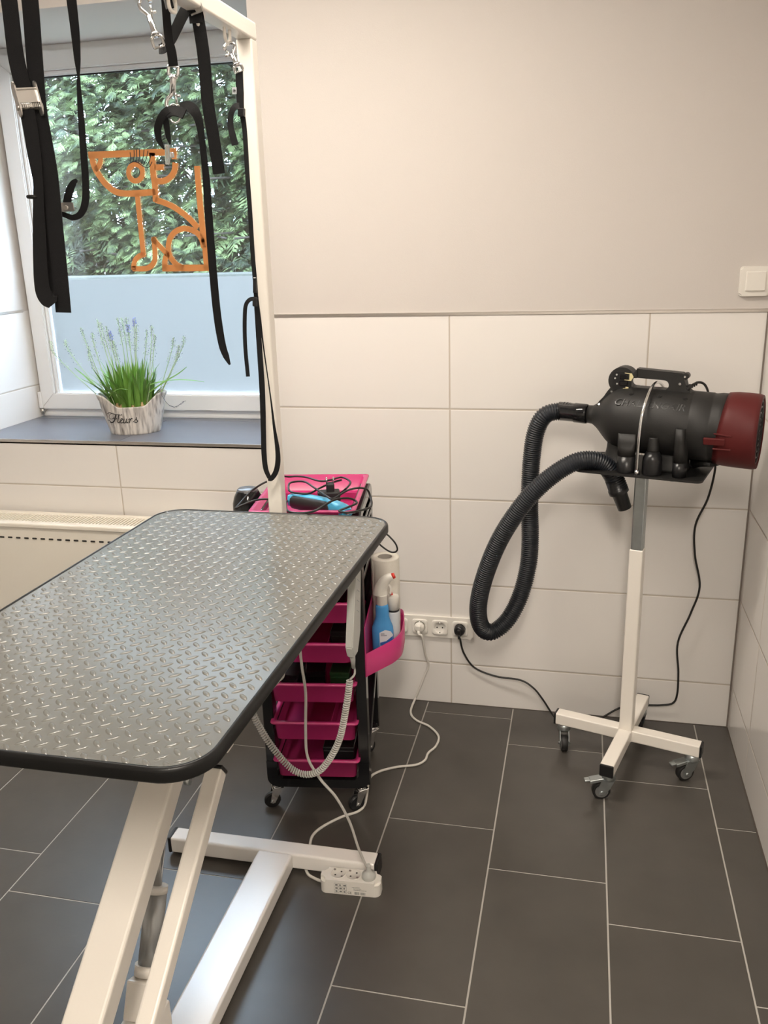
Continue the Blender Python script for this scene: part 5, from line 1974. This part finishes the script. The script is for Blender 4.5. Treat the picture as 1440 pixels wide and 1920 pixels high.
b.rings(rs, True, True)
b.build('soil', 'soil', fp, local=True)
rp = random.Random(11)
for k in range(26):
    a = rp.uniform(0, 2 * PI)
    q = rp.uniform(.3, .92)
    b = MB()
    b.lathe([(.002, 0), (.008, .004), (.0095, .011), (.006, .020), (.003, .028)], (.095 * q * math.cos(a), .068 * q * math.sin(a), .088), 'Z', 10)
    b.build('bulb', 'bulb', fp, local=True)
# leaves
b = MB()
bm = b.bm
for k in range(230):
    a = rp.uniform(0, 2 * PI)
    q = math.sqrt(rp.uniform(0, 1)) * .85
    bx, by = .090 * q * math.cos(a), .062 * q * math.sin(a)
    edge = q > .6
    L = rp.uniform(.09, .20)
    lean = rp.uniform(.02, .40) + (.55 * rp.random() if edge and rp.random() < .5 else 0)
    da = a + rp.uniform(-.7, .7)
    dx, dy_ = math.cos(da), math.sin(da)
    w_ = rp.uniform(.0028, .0052)
    sxx, syy = -dy_, dx
    prev = None
    m_ = 8
    for i in range(m_ + 1):
        t = i / m_
        hor = L * lean * (t ** 1.6)
        zz_ = .090 + L * (t - .35 * lean * t * t)
        ww = w_ * (.55 + 1.0 * math.sin(PI * min(1, .18 + t * .82))) * (1 - t ** 6 * .9)
        c0 = V((bx + dx * hor, by + dy_ * hor, zz_))
        cur = (bm.verts.new(c0 - V((sxx, syy, 0)) * ww), bm.verts.new(c0 + V((dx, dy_, 0)) * -ww * .35), bm.verts.new(c0 + V((sxx, syy, 0)) * ww))
        if prev:
            for u in (0, 1):
                f = bm.faces.new((prev[u], prev[u + 1], cur[u + 1], cur[u]))
                f.smooth = True
        prev = cur
# the long outward leaves seen against the pane
for pts, w_ in (([(-1.1756,0.1600,1.0829),(-1.1340,0.1600,1.1087),(-1.0901,0.1600,1.1207),(-1.0260,0.1600,1.1288),(-0.9635,0.1600,1.1272),(-0.9164,0.1600,1.1217)], .004), ([(-1.2865,0.1200,1.0885),(-1.3271,0.1200,1.1079),(-1.3653,0.1200,1.1448),(-1.4043,0.1200,1.1759)], .0045), ([(-1.1317,0.1500,1.0849),(-1.0636,0.1500,1.1243),(-1.0082,0.1500,1.1535),(-0.9746,0.1500,1.1765)], .004), ([(-1.2547,0.0800,1.0760),(-1.2373,0.0800,1.0955),(-1.2082,0.0800,1.1073),(-1.1771,0.0800,1.1037)], .003)):
    P = catmull([fw.inverted() @ V(p) for p in pts], 4)
    b.ribbon(P, [w_ * (1 - .75 * (i / (len(P) - 1)) ** 3) * 1.6 for i in range(len(P))], (.3, -.6, .7), .0006)
b.build('leaves', 'leaf', fp, local=True)
# flower spikes with seed buds
SP = [(-1.5142,0.1600,1.2686),(-1.4540,0.1600,1.2722),(-1.3823,0.1600,1.3142),(-1.3134,0.1600,1.3441),(-1.3019,0.1600,1.3345),(-1.2823,0.1600,1.3210),(-1.3394,0.1600,1.2966),(-1.2680,0.1600,1.3000),(-1.2318,0.1600,1.3490),(-1.2149,0.1600,1.3488),(-1.1978,0.1600,1.3505),(-1.1646,0.1600,1.3464),(-1.1590,0.1600,1.3238),(-1.1927,0.1600,1.3241),(-1.1215,0.1600,1.3047),(-1.1009,0.1600,1.3196),(-1.0919,0.1600,1.2894),(-1.0205,0.1600,1.2777),(-0.9788,0.1600,1.2812),(-1.0026,0.1600,1.2512),(-1.3635,0.1600,1.2486),(-1.2595,0.1600,1.2675)]
for k, tip in enumerate(SP):
    tipl = fw.inverted() @ V(tip)
    fx = max(-1, min(1, tipl.x / .16))
    base = V((.075 * fx, rp.uniform(-.045, .045), .090))
    mid = V((base.x * .7 + tipl.x * .3, base.y, base.z * .5 + tipl.z * .5 - .015 * abs(fx)))
    low = V((base.x * .25 + tipl.x * .75 , base.y * .6 + tipl.y * .4, tipl.z - .055))
    if abs(fx) > .6:
        mid = V((base.x * .6 + tipl.x * .4, base.y, base.z + .35 * (tipl.z - base.z)))
        low = V((tipl.x * .93, base.y * .6 + tipl.y * .4, tipl.z - .045))
    P = catmull([base, mid, low, tipl], 10)
    b = MB()
    b.tube(P, lambda t: .0017 - .0008 * t, 6)
    n0 = int(len(P) * .52)
    b.mi = 1
    lil = k in (7, 11, 13)
    for i in range(n0, len(P)):
        f_ = (i - n0) / (len(P) - n0)
        for s_ in range(7):
            a = rp.uniform(0, 2 * PI)
            rr_ = rp.uniform(.004, .0118) * (1 - .45 * f_)
            o_ = V((math.cos(a) * rr_, math.sin(a) * rr_, rp.uniform(-.003, .004)))
            b.mi = 0
            e_ = V((-math.sin(a), math.cos(a), 0)) * .0004
            q0, q1 = P[i], P[i] + o_
            f = b.bm.faces.new([b.bm.verts.new(p) for p in (q0 - e_, q0 + e_, q1 + e_, q1 - e_)])
            f.material_index = 0
            b.mi = 2 if rp.random() < .30 else 1
            if lil and i > len(P) - 7:
                b.mi = 3
            b.sphere(P[i] + o_, rp.uniform(.0009, .0015) * (1.7 if b.mi == 3 else 1), 5, 4)
    b.build('flower_spike', ['stem', 'bud', 'dark_bud', 'lilac'], fp, local=True)
dr = [(-1.0719,0.1300,1.0751),(-1.0614,0.1300,1.0557),(-1.0463,0.1300,1.0402),(-1.0259,0.1300,1.0346),(-1.0039,0.1300,1.0446),(-0.9859,0.1300,1.0565)]
b = MB()
P = catmull([fw.inverted() @ V(p) for p in dr], 5)
b.tube(P, .0008, 5)
b.mi = 1
for p in P[10:]:
    for s_ in range(3):
        b.sphere(p + V((rp.uniform(-.003, .003), rp.uniform(-.003, .003), rp.uniform(-.003, .003))), .0010, 5, 4)
b.build('dry_spike', ['dark_bud', 'dark_bud'], fp, local=True)
# painted word on the front
def on_pot(u, v):
    # drawing units of the word -> front face of the pot
    x = -.0850 + (u - 165) * .000172
    z = (87.0 - v / 11.08) * .00200
    A_, B_ = pot_ab(z / .14)
    y = -B_ * math.sqrt(max(0.05, 1 - (x / A_) ** 2))
    n_ = V((x / A_ ** 2, y / B_ ** 2, 0)).normalized()
    return V((x, y, z)) + n_ * .0042, n_
STROKES = [([(180, 522), (166, 510), (190, 493), (235, 490), (275, 505), (330, 522), (390, 526), (440, 536), (468, 530), (458, 518)], 9),
 ([(345, 520), (330, 560), (310, 612), (285, 662), (250, 692), (212, 695), (190, 680)], 20), ([(262, 500), (212, 530), (188, 580), (198, 615), (236, 626), (280, 598), (302, 575)], 7),
 ([(272, 602), (300, 612), (330, 622), (352, 600)], 11), ([(165, 652), (185, 660)], 18),
 ([(412, 520), (392, 560), (368, 640), (360, 685), (378, 697), (402, 672)], 14), ([(428, 662), (452, 640), (466, 620), (450, 605), (426, 640), (420, 680), (440, 702), (478, 680)], 12),
 ([(500, 612), (480, 670), (490, 702), (520, 688), (545, 640), (553, 612)], 14), ([(553, 612), (536, 670), (546, 702), (575, 680)], 13),
 ([(588, 640), (610, 618), (622, 640), (606, 670), (596, 707)], 14), ([(618, 642), (650, 612), (668, 626)], 14), ([(668, 690), (705, 660), (738, 628), (752, 594)], 9), ([(750, 596), (744, 640), (766, 672), (744, 700), (712, 698), (702, 680)], 14)]
b = MB()
for pts, w_ in STROKES:
    P = catmull([(x, y, 0) for x, y in pts], 5)
    Q, H = [], []
    for p in P:
        q, n_ = on_pot(p.x, p.y)
        Q.append(q)
        H.append(n_)
    b.ribbon(Q, w_ * .00022, H, .0005)
b.build('painted_word', 'ink', fp, local=True)
